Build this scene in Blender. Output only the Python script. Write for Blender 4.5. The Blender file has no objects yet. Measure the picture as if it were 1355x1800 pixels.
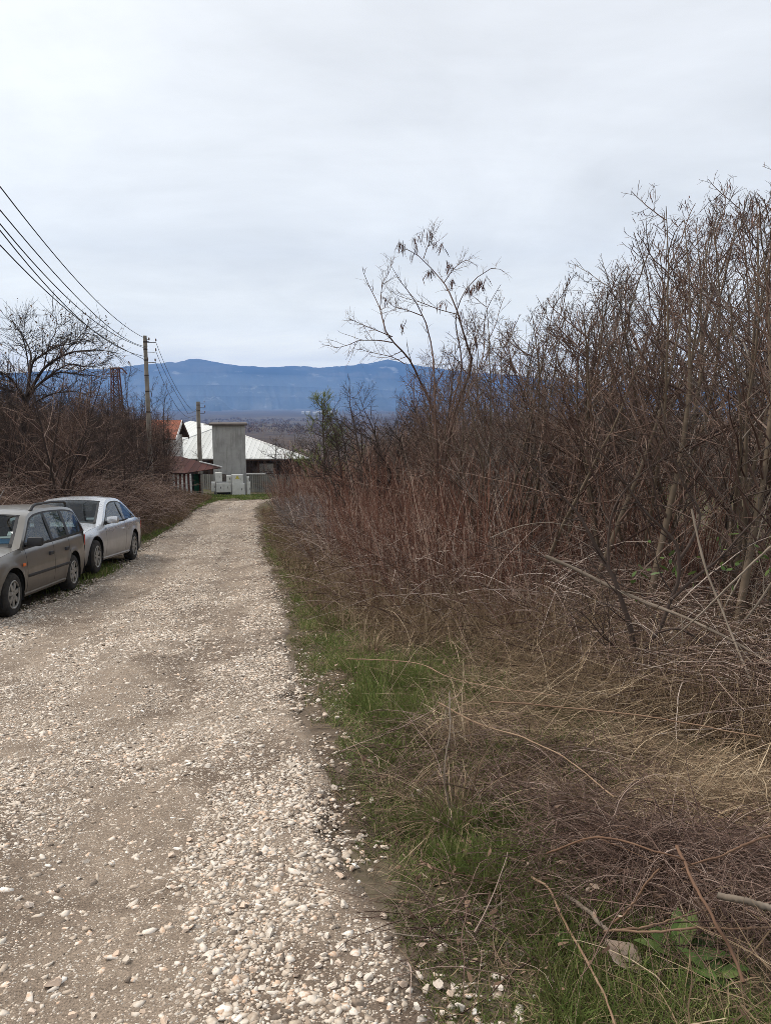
import bpy, bmesh, math, random
import numpy as np
from mathutils import Vector, Matrix
RS = np.random.RandomState(7)
random.seed(7)
SC = bpy.context.scene
COL = SC.collection
PI = math.pi
rad = math.radians

# ---------------------------------------------------------------- camera
EYE, PITCH, FPX, CXP, CYP = 1.6, 8.43, 1350.0, 677.5, 900.0
cam_d = bpy.data.cameras.new("camera")
cam = bpy.data.objects.new("camera", cam_d)
COL.objects.link(cam)
cam.location = (0, 0, EYE)
cam.rotation_euler = (rad(90 - PITCH), 0, 0)
cam_d.sensor_fit = 'VERTICAL'
cam_d.sensor_height = 24.0
cam_d.lens = 24.0 * FPX / 1800.0
cam_d.clip_start = 0.05
cam_d.clip_end = 60000
SC.camera = cam

# ---------------------------------------------------------------- light
SUN_AZ, SUN_EL = -64.0, 46.0          # azimuth from the view direction (+Y), towards the left
CLOUD_GAIN = 1.0
sun_d = bpy.data.lights.new("sun", 'SUN')
sun_d.energy = 3.4
sun_d.angle = rad(28)
sun_d.color = (1.0, 0.93, 0.84)
sun = bpy.data.objects.new("sun", sun_d)
COL.objects.link(sun)
sv = Vector((math.sin(rad(SUN_AZ)) * math.cos(rad(SUN_EL)), math.cos(rad(SUN_AZ)) * math.cos(rad(SUN_EL)), math.sin(rad(SUN_EL))))
sun.rotation_euler = sv.to_track_quat('Z', 'Y').to_euler()
sun.location = (-20, 20, 40)

SC.view_settings.view_transform = 'Standard'
SC.view_settings.look = 'None'
SC.view_settings.exposure = 0.28
SC.view_settings.gamma = 1.0
SC.cycles.max_bounces = 6
SC.cycles.diffuse_bounces = 3
SC.cycles.glossy_bounces = 3
SC.cycles.transmission_bounces = 4
SC.cycles.transparent_max_bounces = 12
SC.cycles.volume_bounces = 0
SC.cycles.filter_width = 0.8
SC.cycles.use_denoising = True
SC.cycles.denoising_prefilter = 'NONE'
SC.cycles.use_adaptive_sampling = False


class NT:
    """small helper for node trees"""
    def __init__(self, nt):
        self.nt = nt

    def n(self, t, ins=None, **props):
        nd = self.nt.nodes.new(t)
        for k, v in props.items():
            setattr(nd, k, v)
        for k, v in (ins or {}).items():
            self.put(nd.inputs[k], v)
        return nd

    def put(self, sock, v):
        if isinstance(v, bpy.types.NodeSocket):
            self.nt.links.new(v, sock)
        elif isinstance(v, bpy.types.Node):
            self.nt.links.new(v.outputs[0], sock)
        else:
            if isinstance(v, (tuple, list)) and len(v) == 3 and sock.type == 'RGBA':
                v = (*v, 1.0)
            sock.default_value = v

    def math(self, op, a, b=None, c=None, clamp=False):
        nd = self.nt.nodes.new('ShaderNodeMath')
        nd.operation = op
        nd.use_clamp = clamp
        for i, v in enumerate((a, b, c)):
            if v is not None:
                self.put(nd.inputs[i], v)
        return nd.outputs[0]

    def mix(self, fac, a, b):
        nd = self.nt.nodes.new('ShaderNodeMix')
        nd.data_type = 'RGBA'
        self.put(nd.inputs[0], fac)
        self.put(nd.inputs[6], a)
        self.put(nd.inputs[7], b)
        return nd.outputs[2]

    def ramp(self, fac, stops, interp='LINEAR'):
        nd = self.nt.nodes.new('ShaderNodeValToRGB')
        cr = nd.color_ramp
        cr.interpolation = interp
        while len(cr.elements) < len(stops):
            cr.elements.new(0.5)
        for e, (p, c) in zip(cr.elements, stops):
            e.position = p
            e.color = (*c, 1.0) if len(c) == 3 else c
        self.put(nd.inputs[0], fac)
        return nd.outputs[0]

    def rng(self, v, a, b, c=0.0, d=1.0, smooth=False):
        nd = self.nt.nodes.new('ShaderNodeMapRange')
        if smooth:
            nd.interpolation_type = 'SMOOTHSTEP'
        self.put(nd.inputs[0], v)
        for i, x in enumerate((a, b, c, d)):
            nd.inputs[i + 1].default_value = x
        return nd.outputs[0]

    def noise(self, vec, scale, detail=4.0, rough=0.55, dist=0.0):
        nd = self.n('ShaderNodeTexNoise', {'Scale': scale, 'Detail': detail, 'Roughness': rough, 'Distortion': dist})
        if vec is not None:
            self.put(nd.inputs['Vector'], vec)
        return nd.outputs['Fac']

    def mapping(self, vec, scale=(1, 1, 1), loc=(0, 0, 0), rot=(0, 0, 0)):
        nd = self.n('ShaderNodeMapping')
        self.put(nd.inputs['Vector'], vec)
        nd.inputs['Scale'].default_value = scale
        nd.inputs['Location'].default_value = loc
        nd.inputs['Rotation'].default_value = rot
        return nd.outputs[0]


# ---------------------------------------------------------------- world: an overcast sky
world = bpy.data.worlds.new("World")
SC.world = world
world.use_nodes = True
wn = world.node_tree
wn.nodes.clear()
W = NT(wn)
tc = W.n('ShaderNodeTexCoord')
sep = W.n('ShaderNodeSeparateXYZ', {0: tc.outputs['Generated']})
zc = W.math('ADD', W.math('MAXIMUM', sep.outputs[2], 0.0), 0.22)
px_ = W.math('DIVIDE', sep.outputs[0], zc)
py_ = W.math('DIVIDE', sep.outputs[1], zc)
cv = W.n('ShaderNodeCombineXYZ', {0: px_, 1: py_, 2: 0.3}).outputs[0]
n1 = W.noise(W.mapping(cv, (1, 1, 1), (2.3, 0.6, 0)), 1.3, 6.0, 0.58, 0.5)
n2 = W.noise(W.mapping(cv, (1.0, 2.2, 1), (3.1, 1.2, 0)), 1.8, 6.0, 0.6, 0.3)
cl = W.math('ADD', W.math('MULTIPLY', n1, 0.65), W.math('MULTIPLY', n2, 0.35))
shade = W.rng(cl, 0.36, 0.64, 0.865, 1.065)
zen = W.rng(sep.outputs[2], 0.0, 0.5, 0.0, 1.0)
hor = W.ramp(zen, [(0.0, (1.80, 1.64, 1.25)), (0.09, (1.64, 1.52, 1.20)), (0.175, (1.10, 1.08, 0.97)), (0.35, (0.83, 0.85, 0.85)), (0.68, (0.815, 0.835, 0.85)), (1.0, (0.83, 0.845, 0.865))])
dotn = W.n('ShaderNodeVectorMath', {0: tc.outputs['Generated'], 1: (math.sin(rad(-34)) * math.cos(rad(32)), math.cos(rad(-34)) * math.cos(rad(32)), math.sin(rad(32)))}, operation='DOT_PRODUCT')
glow = W.math('POWER', W.math('MAXIMUM', dotn.outputs['Value'], 0.0), 14.0)
glowc = W.mix(glow, (0, 0, 0), (0.20, 0.21, 0.20))
ccol = W.n('ShaderNodeVectorMath', {0: hor, 1: W.n('ShaderNodeCombineXYZ', {0: shade, 1: shade, 2: shade}).outputs[0]}, operation='MULTIPLY').outputs[0]
ccol = W.n('ShaderNodeVectorMath', {0: ccol, 1: glowc}, operation='ADD').outputs[0]
sky = W.n('ShaderNodeTexSky', sky_type='NISHITA')
sky.sun_disc = False
sky.sun_elevation = rad(SUN_EL)
sky.sun_rotation = rad(SUN_AZ)
bg_sky = W.n('ShaderNodeBackground', {'Color': sky.outputs[0], 'Strength': 0.08})
bg_cloud = W.n('ShaderNodeBackground', {'Color': ccol, 'Strength': CLOUD_GAIN})
cover = W.n('ShaderNodeMixShader', {0: 0.93, 1: bg_sky.outputs[0], 2: bg_cloud.outputs[0]})
W.n('ShaderNodeOutputWorld', {'Surface': cover.outputs[0]})


# ---------------------------------------------------------------- tagging and linking
def tag(o, label=None, cat=None, group=None, kind=None):
    if label: o['label'] = label
    if cat: o['category'] = cat
    if group: o['group'] = group
    if kind: o['kind'] = kind
    return o


def empty(name, loc=(0, 0, 0), rz=0.0, label=None, cat=None, group=None):
    o = bpy.data.objects.new(name, None)
    COL.objects.link(o)
    o.location = loc
    o.rotation_euler = (0, 0, rz)
    o.empty_display_size = 0.3
    return tag(o, label, cat, group)


def link(name, me, mat=None, parent=None, loc=None, smooth=False):
    o = bpy.data.objects.new(name, me)
    COL.objects.link(o)
    if mat is not None:
        for m in (mat if isinstance(mat, (list, tuple)) else [mat]):
            me.materials.append(m)
    if parent is not None:
        o.parent = parent
    if loc is not None:
        o.location = loc
    if smooth:
        me.polygons.foreach_set('use_smooth', np.ones(len(me.polygons), dtype=bool))
    return o


def copy_tree(o, parent=None):
    c = o.copy()
    COL.objects.link(c)
    if parent is not None:
        c.parent = parent
    for ch in list(o.children):
        copy_tree(ch, c)
    return c


def np_mesh(name, verts, faces, tint=None):
    """verts (N,3); faces: list of (M,k) int arrays with k = 3 or 4"""
    me = bpy.data.meshes.new(name)
    if not isinstance(faces, list):
        faces = [faces]
    faces = [f for f in faces if len(f)]
    me.vertices.add(len(verts))
    me.vertices.foreach_set('co', np.ascontiguousarray(verts, dtype=np.float32).ravel())
    nl = sum(f.size for f in faces)
    npoly = sum(len(f) for f in faces)
    me.loops.add(nl)
    me.polygons.add(npoly)
    me.loops.foreach_set('vertex_index', np.concatenate([f.ravel() for f in faces]).astype(np.int32))
    tot = np.concatenate([np.full(len(f), f.shape[1]) for f in faces]).astype(np.int32)
    st = np.concatenate([[0], np.cumsum(tot)[:-1]]).astype(np.int32)
    me.polygons.foreach_set('loop_start', st)
    if tint is not None:
        a = me.attributes.new('tint', 'FLOAT', 'POINT')
        a.data.foreach_set('value', np.ascontiguousarray(tint, dtype=np.float32))
    me.update(calc_edges=True)
    return me


class MB:
    """collects simple solids into one bmesh"""
    def __init__(self):
        self.bm = bmesh.new()

    def box(self, c, s, rz=0.0, rx=0.0, ry=0.0, bevel=0.0, taper=1.0):
        r = bmesh.ops.create_cube(self.bm, size=1.0)
        vs = r['verts']
        for v in vs:
            k = taper if v.co.z > 0 else 1.0
            v.co = Vector((v.co.x * s[0] * k, v.co.y * s[1] * k, v.co.z * s[2]))
        if bevel > 0:
            es = {e for v in vs for e in v.link_edges}
            rr = bmesh.ops.bevel(self.bm, geom=list(es), offset=bevel, segments=2, affect='EDGES', profile=0.6)
            vs = list({v for f in rr['faces'] for v in f.verts} | {v for v in vs if v.is_valid})
        m = Matrix.Translation(c) @ Matrix.Rotation(rz, 4, 'Z') @ Matrix.Rotation(ry, 4, 'Y') @ Matrix.Rotation(rx, 4, 'X')
        bmesh.ops.transform(self.bm, matrix=m, verts=vs)
        return self

    def cyl(self, a, b, r0, r1=None, seg=12, caps=True):
        a, b = Vector(a), Vector(b)
        d = b - a
        r = bmesh.ops.create_cone(self.bm, cap_ends=caps, segments=seg, radius1=r0, radius2=r0 if r1 is None else r1, depth=d.length)
        m = Matrix.Translation((a + b) / 2) @ d.to_track_quat('Z', 'Y').to_matrix().to_4x4()
        bmesh.ops.transform(self.bm, matrix=m, verts=r['verts'])
        return self

    def tube(self, pts, r, seg=8):
        pts = [Vector(p) for p in pts]
        rs = r if isinstance(r, (list, tuple)) else [r] * len(pts)
        rings = []
        for i, p in enumerate(pts):
            t = (pts[min(i + 1, len(pts) - 1)] - pts[max(i - 1, 0)]).normalized()
            ref = Vector((0, 0, 1)) if abs(t.z) < 0.9 else Vector((1, 0, 0))
            u = t.cross(ref).normalized()
            v = t.cross(u)
            rings.append([self.bm.verts.new(p + (u * math.cos(2 * PI * k / seg) + v * math.sin(2 * PI * k / seg)) * rs[i]) for k in range(seg)])
        for a, b in zip(rings[:-1], rings[1:]):
            for k in range(seg):
                self.bm.faces.new((a[k], a[(k + 1) % seg], b[(k + 1) % seg], b[k]))
        self.bm.faces.new(rings[0][::-1])
        self.bm.faces.new(rings[-1])
        return self

    def poly(self, pts):
        vs = [self.bm.verts.new(p) for p in pts]
        self.bm.faces.new(vs)
        return self

    def slab(self, pts, thick):
        """a closed flat polygon with thickness along its own normal (downwards)"""
        pts = [Vector(p) for p in pts]
        n = (pts[1] - pts[0]).cross(pts[2] - pts[0]).normalized()
        top = [self.bm.verts.new(p) for p in pts]
        bot = [self.bm.verts.new(p - n * thick) for p in pts]
        self.bm.faces.new(top)
        self.bm.faces.new(bot[::-1])
        k = len(pts)
        for i in range(k):
            self.bm.faces.new((top[i], bot[i], bot[(i + 1) % k], top[(i + 1) % k]))
        return self

    def build(self, name, mat, parent=None, smooth=False, loc=None):
        bmesh.ops.recalc_face_normals(self.bm, faces=self.bm.faces[:])
        me = bpy.data.meshes.new(name)
        self.bm.to_mesh(me)
        self.bm.free()
        o = link(name, me, mat, parent, loc)
        if smooth:
            me.polygons.foreach_set('use_smooth', np.ones(len(me.polygons), dtype=bool))
            try:
                me.set_sharp_from_angle(angle=rad(35))
            except Exception:
                pass
        return o


# ---------------------------------------------------------------- noise and profiles (numpy)
def _hash(i, j, s):
    n = (i.astype(np.int64) * 374761393 + j.astype(np.int64) * 668265263 + s * 1442695041) & 0xffffffff
    n = ((n ^ (n >> 13)) * 1274126177) & 0xffffffff
    n = n ^ (n >> 16)
    return (n & 0xffff) / 65535.0


def vnoise(x, y, s=0):
    x, y = np.asarray(x, float), np.asarray(y, float)
    i, j = np.floor(x), np.floor(y)
    fx, fy = x - i, y - j
    fx, fy = fx * fx * (3 - 2 * fx), fy * fy * (3 - 2 * fy)
    a, b = _hash(i, j, s), _hash(i + 1, j, s)
    c, d = _hash(i, j + 1, s), _hash(i + 1, j + 1, s)
    return (a * (1 - fx) + b * fx) * (1 - fy) + (c * (1 - fx) + d * fx) * fy


def fbm(x, y, s=0, o=4, g=0.5):
    t, a, n = 0.0, 1.0, 0.0
    for k in range(o):
        t = t + a * vnoise(np.asarray(x) * 2 ** k + 17.3 * k, np.asarray(y) * 2 ** k - 9.1 * k, s + k)
        n += a
        a *= g
    return t / n


def sstep(a, b, x):
    t = np.clip((np.asarray(x, float) - a) / (b - a), 0, 1)
    return t * t * (3 - 2 * t)


class Pchip:
    def __init__(self, pts):
        self.x = np.array([p[0] for p in pts], float)
        self.y = np.array([p[1] for p in pts], float)
        h = np.diff(self.x)
        d = np.diff(self.y) / h
        m = np.zeros(len(self.x))
        m[0], m[-1] = d[0], d[-1]
        for k in range(1, len(d)):
            if d[k - 1] * d[k] > 0:
                w1, w2 = 2 * h[k] + h[k - 1], h[k] + 2 * h[k - 1]
                m[k] = (w1 + w2) / (w1 / d[k - 1] + w2 / d[k])
        self.m = m

    def __call__(self, x):
        x = np.clip(np.asarray(x, float), self.x[0], self.x[-1])
        k = np.clip(np.searchsorted(self.x, x) - 1, 0, len(self.x) - 2)
        h = self.x[k + 1] - self.x[k]
        t = (x - self.x[k]) / h
        t2, t3 = t * t, t * t * t
        return (2 * t3 - 3 * t2 + 1) * self.y[k] + (t3 - 2 * t2 + t) * h * self.m[k] + (-2 * t3 + 3 * t2) * self.y[k + 1] + (t3 - t2) * h * self.m[k + 1]


# depth below the eye along the road, and the shoulders left and right of it
_PR = Pchip([(-40, 3.6), (-10, 0.25), (0, 1.6), (4, 2.25), (8, 2.80), (11, 3.15), (13.5, 3.42), (15.3, 3.58), (18, 3.82), (28, 4.62), (36, 5.2), (50, 6.55),
             (65, 8.15), (72, 8.85), (88, 10.4), (105, 12.2), (150, 16), (300, 23.5), (600, 36), (1000, 50), (2000, 78), (3000, 100), (5000, 116), (8000, 128), (20000, 132)])
_PR_R = Pchip([(-40, 1.0), (0, 1.6), (10, 2.75), (30, 4.6), (60, 6.6), (150, 9.5), (300, 17), (600, 34), (1000, 50), (2000, 78), (3000, 100), (5000, 116), (8000, 128), (20000, 132)])
_PR_L = Pchip([(-40, 1.0), (0, 1.6), (20, 2.6), (60, 5.2), (120, 9.5), (200, 16), (300, 23), (600, 36), (1000, 50), (2000, 78), (3000, 100), (5000, 116), (8000, 128), (20000, 132)])
XR = Pchip([(-12, .9), (0, .38), (2.2, .2), (3.6, -.12), (8.3, -.98), (11, -1.4), (15, -2.15), (19, -3.0), (28, -4.6), (36, -6.1), (44, -7.0), (50, -7.3), (58, -7.2)])
XL = Pchip([(-12, -4.4), (0, -5.0), (8, -5.3), (11, -5.5), (15, -5.75), (19, -6.4), (28, -7.6), (36, -8.8), (45, -9.9), (52, -10.3), (58, -10.2)])
XB = Pchip([(-12, -7.2), (8, -7.4), (18, -7.9), (22, -7.7), (28, -8.0), (36, -9.2), (45, -10.4), (58, -11.5)])


def zbase(x, y):
    x, y = np.asarray(x, float), np.asarray(y, float)
    xr, xl, xb = XR(y), XL(y), XB(y)
    ar = sstep(0, 1, (x - xr - 0.6) / (22 + .15 * np.abs(y)))
    al = sstep(0, 1, (xb - 1.0 - x) / (16 + .12 * np.abs(y)))
    z = _PR(y) * (1 - ar - al) + _PR_R(y) * ar + _PR_L(y) * al
    bank = sstep(0, 2.4, xb - x) * 0.85 * (1 - sstep(38, 52, y))
    verge = sstep(0.0, 1.0, x - xr) * 0.10 * (1 - sstep(40, 60, y))
    return EYE - z + bank + verge


def zground(x, y):
    x, y = np.asarray(x, float), np.asarray(y, float)
    r = np.hypot(x, y)
    n = (fbm(x * .6, y * .6, 3, 3) - .5) * .22 + (fbm(x * 4, y * 4, 5, 3) - .5) * .055
    off = sstep(0.0, 1.2, x - XR(y)) + sstep(0, 1.0, XB(y) + .2 - x)
    n = n * (0.25 + 0.75 * np.clip(off, 0, 1))
    farn = (fbm(x * .012, y * .012, 11, 4) - .5) * 9 * sstep(100, 300, r) + (fbm(x * .002, y * .002, 12, 3) - .5) * 34 * sstep(600, 2500, r) * (1 - sstep(4200, 5200, r))
    z = zbase(x, y) + n + farn
    inroad = sstep(0.05, 0.40, x - XL(y)) * sstep(0.05, 0.40, XR(y) - x) * (1 - sstep(56, 58, y)) * sstep(-11, -10, y)
    return z - 0.13 * inroad


def zroad(x, y):
    """the road's own surface"""
    x, y = np.asarray(x, float), np.asarray(y, float)
    xl, xr = XL(y), XR(y)
    u = (x - xl) / (xr - xl)
    rut = -0.05 * (np.exp(-((u - .30) / .09) ** 2) + np.exp(-((u - .74) / .08) ** 2))
    n = (fbm(x * 1.3, y * .7, 21, 3) - .5) * .07 + (fbm(x * 7, y * 7, 22, 3) - .5) * .030
    return zbase(x, y) + rut + n + 0.012


CP, SP = math.cos(rad(PITCH)), math.sin(rad(PITCH))


def ray(px, py):
    a, b = (px - CXP) / FPX, -(py - CYP) / FPX
    return np.array([a, CP + b * SP, -SP + b * CP])


def at(px, py, d):
    """world point at distance y = d along the road that the photograph shows at (px, py)"""
    v = ray(px, py)
    p = v * (d / v[1])
    return Vector((p[0], p[1], p[2] + EYE))


def hit(px, py, lift=0.0):
    """point where that line of sight meets the ground raised by lift"""
    v = ray(px, py)
    t = np.concatenate([np.linspace(.5, 20, 800), np.geomspace(20.1, 400, 600)])
    X, Y, Z = v[0] * t, v[1] * t, v[2] * t + EYE
    g = zbase(X, Y) + lift
    k = np.argmax(Z < g)
    return Vector((X[k], Y[k], Z[k]))


def zg(x, y):
    return float(zground(x, y))


# ---------------------------------------------------------------- materials
MATS = {}


def mat(name, color, rough=0.8, metal=0.0, var=0.0, scale=8.0, bump=0.0, spec=0.3, coat=0.0, var2=None, det=4.0):
    if name in MATS:
        return MATS[name]
    m = bpy.data.materials.new(name)
    m.use_nodes = True
    t = NT(m.node_tree)
    b = m.node_tree.nodes['Principled BSDF']
    b.inputs['Roughness'].default_value = rough
    b.inputs['Metallic'].default_value = metal
    b.inputs['Specular IOR Level'].default_value = spec
    b.inputs['Coat Weight'].default_value = coat
    b.inputs['Coat Roughness'].default_value = 0.08
    if var > 0 or var2:
        tcd = t.n('ShaderNodeTexCoord')
        nf = t.noise(tcd.outputs['Object'], scale, det, 0.6)
        c2 = var2 or tuple(max(0, c * (1 - var)) for c in color)
        c1 = color if var2 else tuple(min(1, c * (1 + var)) for c in color)
        t.put(b.inputs['Base Color'], t.ramp(nf, [(0.3, c2), (0.7, c1)]))
        if bump:
            bp = t.n('ShaderNodeBump', {'Strength': bump, 'Distance': 0.02, 'Height': nf})
            t.put(b.inputs['Normal'], bp)
    else:
        b.inputs['Base Color'].default_value = (*color, 1)
    MATS[name] = m
    return m


def tint_mat(name, stops, rough=0.85, noise=0.25, nscale=30.0, spec=0.2, transl=0.0):
    """colour chosen per stem, blade, stone or leaf by its own 'tint' value"""
    m = bpy.data.materials.new(name)
    m.use_nodes = True
    t = NT(m.node_tree)
    b = m.node_tree.nodes['Principled BSDF']
    b.inputs['Roughness'].default_value = rough
    b.inputs['Specular IOR Level'].default_value = spec
    a = t.n('ShaderNodeAttribute', attribute_name='tint')
    f = a.outputs['Fac']
    if noise > 0:
        tcd = t.n('ShaderNodeTexCoord')
        nf = t.noise(tcd.outputs['Object'], nscale, 3.0)
        f = t.math('ADD', f, t.math('MULTIPLY', t.math('SUBTRACT', nf, 0.5), noise))
    col = t.ramp(f, stops)
    t.put(b.inputs['Base Color'], col)
    if transl > 0:
        out = m.node_tree.nodes['Material Output']
        tr = t.n('ShaderNodeBsdfTranslucent', {'Color': col})
        mx = t.n('ShaderNodeMixShader', {0: transl, 1: b.outputs[0], 2: tr.outputs[0]})
        t.put(out.inputs['Surface'], mx)
    MATS[name] = m
    return m
# ================================================================ the setting: ground, road, mountains
def ground_material():
    m = bpy.data.materials.new('winter ground')
    m.use_nodes = True
    t = NT(m.node_tree)
    b = m.node_tree.nodes['Principled BSDF']
    b.inputs['Roughness'].default_value = 0.95
    b.inputs['Specular IOR Level'].default_value = 0.1
    P = t.n('ShaderNodeTexCoord').outputs['Object']
    far = t.n('ShaderNodeAttribute', attribute_name='far').outputs['Fac']
    # near: soil, moss, trodden dirt
    n_a = t.noise(P, 1.1, 6, .6)
    n_b = t.noise(P, 9.0, 5, .65)
    n_c = t.noise(P, 60.0, 4, .6)
    soil = t.ramp(n_b, [(.3, (.040, .030, .022)), (.55, (.085, .064, .046)), (.8, (.13, .10, .075))])
    moss = t.ramp(n_c, [(.3, (.030, .034, .012)), (.7, (.085, .085, .030))])
    near = t.mix(t.rng(n_a, .44, .60), soil, moss)
    dirt = t.ramp(n_b, [(.3, (.09, .070, .052)), (.7, (.19, .15, .115))])
    near = t.mix(t.n('ShaderNodeAttribute', attribute_name='dirt').outputs['Fac'], near, dirt)
    # far: brown woods, straw fields, a little green
    f1 = t.noise(t.mapping(P, (.006, .003, .006)), 1.0, 5, .6)
    f2 = t.noise(t.mapping(P, (.0012, .0006, .001), (4, 2, 0)), 1.0, 4, .6, .5)
    f3 = t.noise(t.mapping(P, (.05, .03, .05)), 1.0, 5, .7)
    wood = t.ramp(f3, [(.3, (.028, .022, .018)), (.7, (.085, .060, .046))])
    field = t.ramp(f1, [(.35, (.060, .045, .032)), (.6, (.115, .088, .058)), (.75, (.060, .066, .030))])
    farc = t.mix(t.rng(f2, .51, .60), wood, field)
    farc = t.mix(t.rng(f1, .50, .60, 0, .8), farc, wood)
    t.put(b.inputs['Base Color'], t.mix(far, near, farc))
    bp = t.n('ShaderNodeBump', {'Strength': .7, 'Distance': .03, 'Height': t.math('ADD', n_b, t.math('MULTIPLY', n_c, .5))})
    t.put(b.inputs['Normal'], bp)
    return m


def build_ground():
    ang = np.concatenate([np.arange(-180, -60, 6.0), np.arange(-60, -40, 1.0), np.arange(-40, 40, 0.22), np.arange(40, 60, 1.0), np.arange(60, 180, 6.0)])
    rr = np.concatenate([[0.5], np.geomspace(.9, 60, 330), np.geomspace(61.5, 19500, 230)])
    A, R = np.meshgrid(np.radians(ang), rr)
    X, Y = np.sin(A) * R, np.cos(A) * R
    Z = zground(X, Y)
    Z = np.where(Y < -10, zground(X, np.full_like(Y, -10.0)), Z)
    nr, na = X.shape
    v = np.stack([X, Y, Z], -1).reshape(-1, 3)
    v = np.vstack([v, [[0, 0, zg(0, 0)]]])
    i, j = np.meshgrid(np.arange(nr - 1), np.arange(na), indexing='ij')
    j2 = (j + 1) % na
    q = np.stack([i * na + j, i * na + j2, (i + 1) * na + j2, (i + 1) * na + j], -1).reshape(-1, 4)[:, ::-1]
    c = len(v) - 1
    jj = np.arange(na)
    tri = np.stack([np.full(na, c), jj, (jj + 1) % na], -1)[:, ::-1]
    me = np_mesh('ground', v, [q, tri])
    far = np.append(sstep(70, 200, R).ravel(), 0)
    x, y = v[:, 0], v[:, 1]
    dirt = sstep(.5, -.1, x - XR(y)) * sstep(-1.0, .2, x - XB(y) - .5) * (1 - sstep(50, 58, y))
    dirt = dirt * (0.55 + .9 * (fbm(x * .8, y * .8, 77, 3) - .4))
    for nm, val in (('far', far), ('dirt', np.clip(dirt, 0, 1))):
        a = me.attributes.new(nm, 'FLOAT', 'POINT')
        a.data.foreach_set('value', val.astype(np.float32))
    o = link('ground', me, ground_material(), smooth=True)
    tag(o, kind='structure')


def mudmask(x, y):
    """1 where bare mud shows, 0 where the stones lie thick; stretched along the road"""
    u = (x - XL(y)) / (XR(y) - XL(y))
    n = .55 * fbm(x * 1.5 + 2, y * .55, 31, 4) + .45 * fbm(x * 4.5, y * 2.4, 35, 3)
    rut = .55 * np.exp(-((u - .30) / .08) ** 2) + .40 * np.exp(-((u - .76) / .07) ** 2)
    return sstep(.42, .58, n * .92 + rut * .32 - .01 + .10 * np.exp(-((u - .30) / .22) ** 2) * sstep(6, 2, y))


def road_material():
    m = bpy.data.materials.new('crushed limestone road')
    m.use_nodes = True
    t = NT(m.node_tree)
    b = m.node_tree.nodes['Principled BSDF']
    b.inputs['Roughness'].default_value = 0.9
    b.inputs['Specular IOR Level'].default_value = 0.2
    P = t.n('ShaderNodeTexCoord').outputs['Object']
    mud = t.n('ShaderNodeAttribute', attribute_name='mud').outputs['Fac']
    edge = t.n('ShaderNodeAttribute', attribute_name='edge').outputs['Fac']
    nb = t.noise(P, 6.0, 6, .65)
    nc = t.noise(P, 45.0, 5, .65)
    nd = t.noise(P, 260.0, 3, .6)
    mudc = t.ramp(nb, [(.25, (.112, .084, .062)), (.5, (.198, .153, .114)), (.75, (.285, .226, .172))])
    mudc = t.mix(t.rng(nd, .35, .65, 0, .55), mudc, (.27, .22, .175))
    mudc = t.mix(t.rng(t.noise(P, .8, 5, .65), .46, .60, 0, .8), mudc, (.10, .072, .052))

    def stones(scale, loc, thr):
        vo = t.n('ShaderNodeTexVoronoi', {'Vector': t.mapping(P, (1, 1, .25), loc), 'Scale': scale, 'Randomness': 1.0}, feature='F1')
        wn_ = t.n('ShaderNodeSeparateColor', {0: vo.outputs['Color']})
        d = t.math('ADD', vo.outputs['Distance'], t.math('MULTIPLY', t.math('SUBTRACT', nc, .5), .35))
        size = t.math('MULTIPLY', t.math('ADD', wn_.outputs[0], .25), thr)
        msk = t.math('LESS_THAN', d, size)
        h = t.math('SUBTRACT', 1.0, t.math('DIVIDE', d, size), clamp=True)
        col = t.ramp(wn_.outputs[1], [(0, (.34, .275, .21)), (.3, (.54, .47, .385)), (.55, (.48, .38, .29)), (.75, (.66, .605, .53)), (1, (.40, .35, .30))])
        return msk, h, col

    m1, h1, c1 = stones(46.0, (0, 0, 0), .40)
    m2, h2, c2 = stones(85.0, (5, 3, 1), .42)
    m3, h3, c3 = stones(24.0, (2, 8, 1), .30)
    keep = t.math('SUBTRACT', 1.0, t.math('MULTIPLY', mud, .84))
    rnd = t.noise(P, 14.0, 3, .6)
    keep = t.math('MULTIPLY', keep, t.rng(rnd, .32, .50))
    k1, k2, k3 = (t.math('MULTIPLY', q, t.math('GREATER_THAN', keep, th)) for q, th in ((m1, .35), (m2, .12), (m3, .5)))
    grit = t.ramp(t.noise(P, 120.0, 4, .7), [(.30, (.35, .33, .31)), (.5, (1, 1, 1)), (.72, (1.5, 1.45, 1.4))])
    mudc = t.n('ShaderNodeVectorMath', {0: mudc, 1: grit}, operation='MULTIPLY').outputs[0]
    col = t.mix(k2, mudc, c2)
    col = t.mix(k1, col, c1)
    col = t.mix(k3, col, c3)
    col = t.mix(t.math('MULTIPLY', edge, t.rng(nb, .35, .6)), col, (.060, .046, .034))
    t.put(b.inputs['Base Color'], col)
    hh = t.math('ADD', t.math('MULTIPLY', h1, k1), t.math('MULTIPLY', t.math('MULTIPLY', h2, k2), .5))
    hh = t.math('ADD', hh, t.math('MULTIPLY', t.math('MULTIPLY', h3, k3), 1.6))
    hh = t.math('ADD', hh, t.math('ADD', t.math('MULTIPLY', nc, .5), t.math('MULTIPLY', nd, .25)))
    bp = t.n('ShaderNodeBump', {'Strength': 1.0, 'Distance': .012, 'Height': hh})
    t.put(b.inputs['Normal'], bp)
    return m


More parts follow.
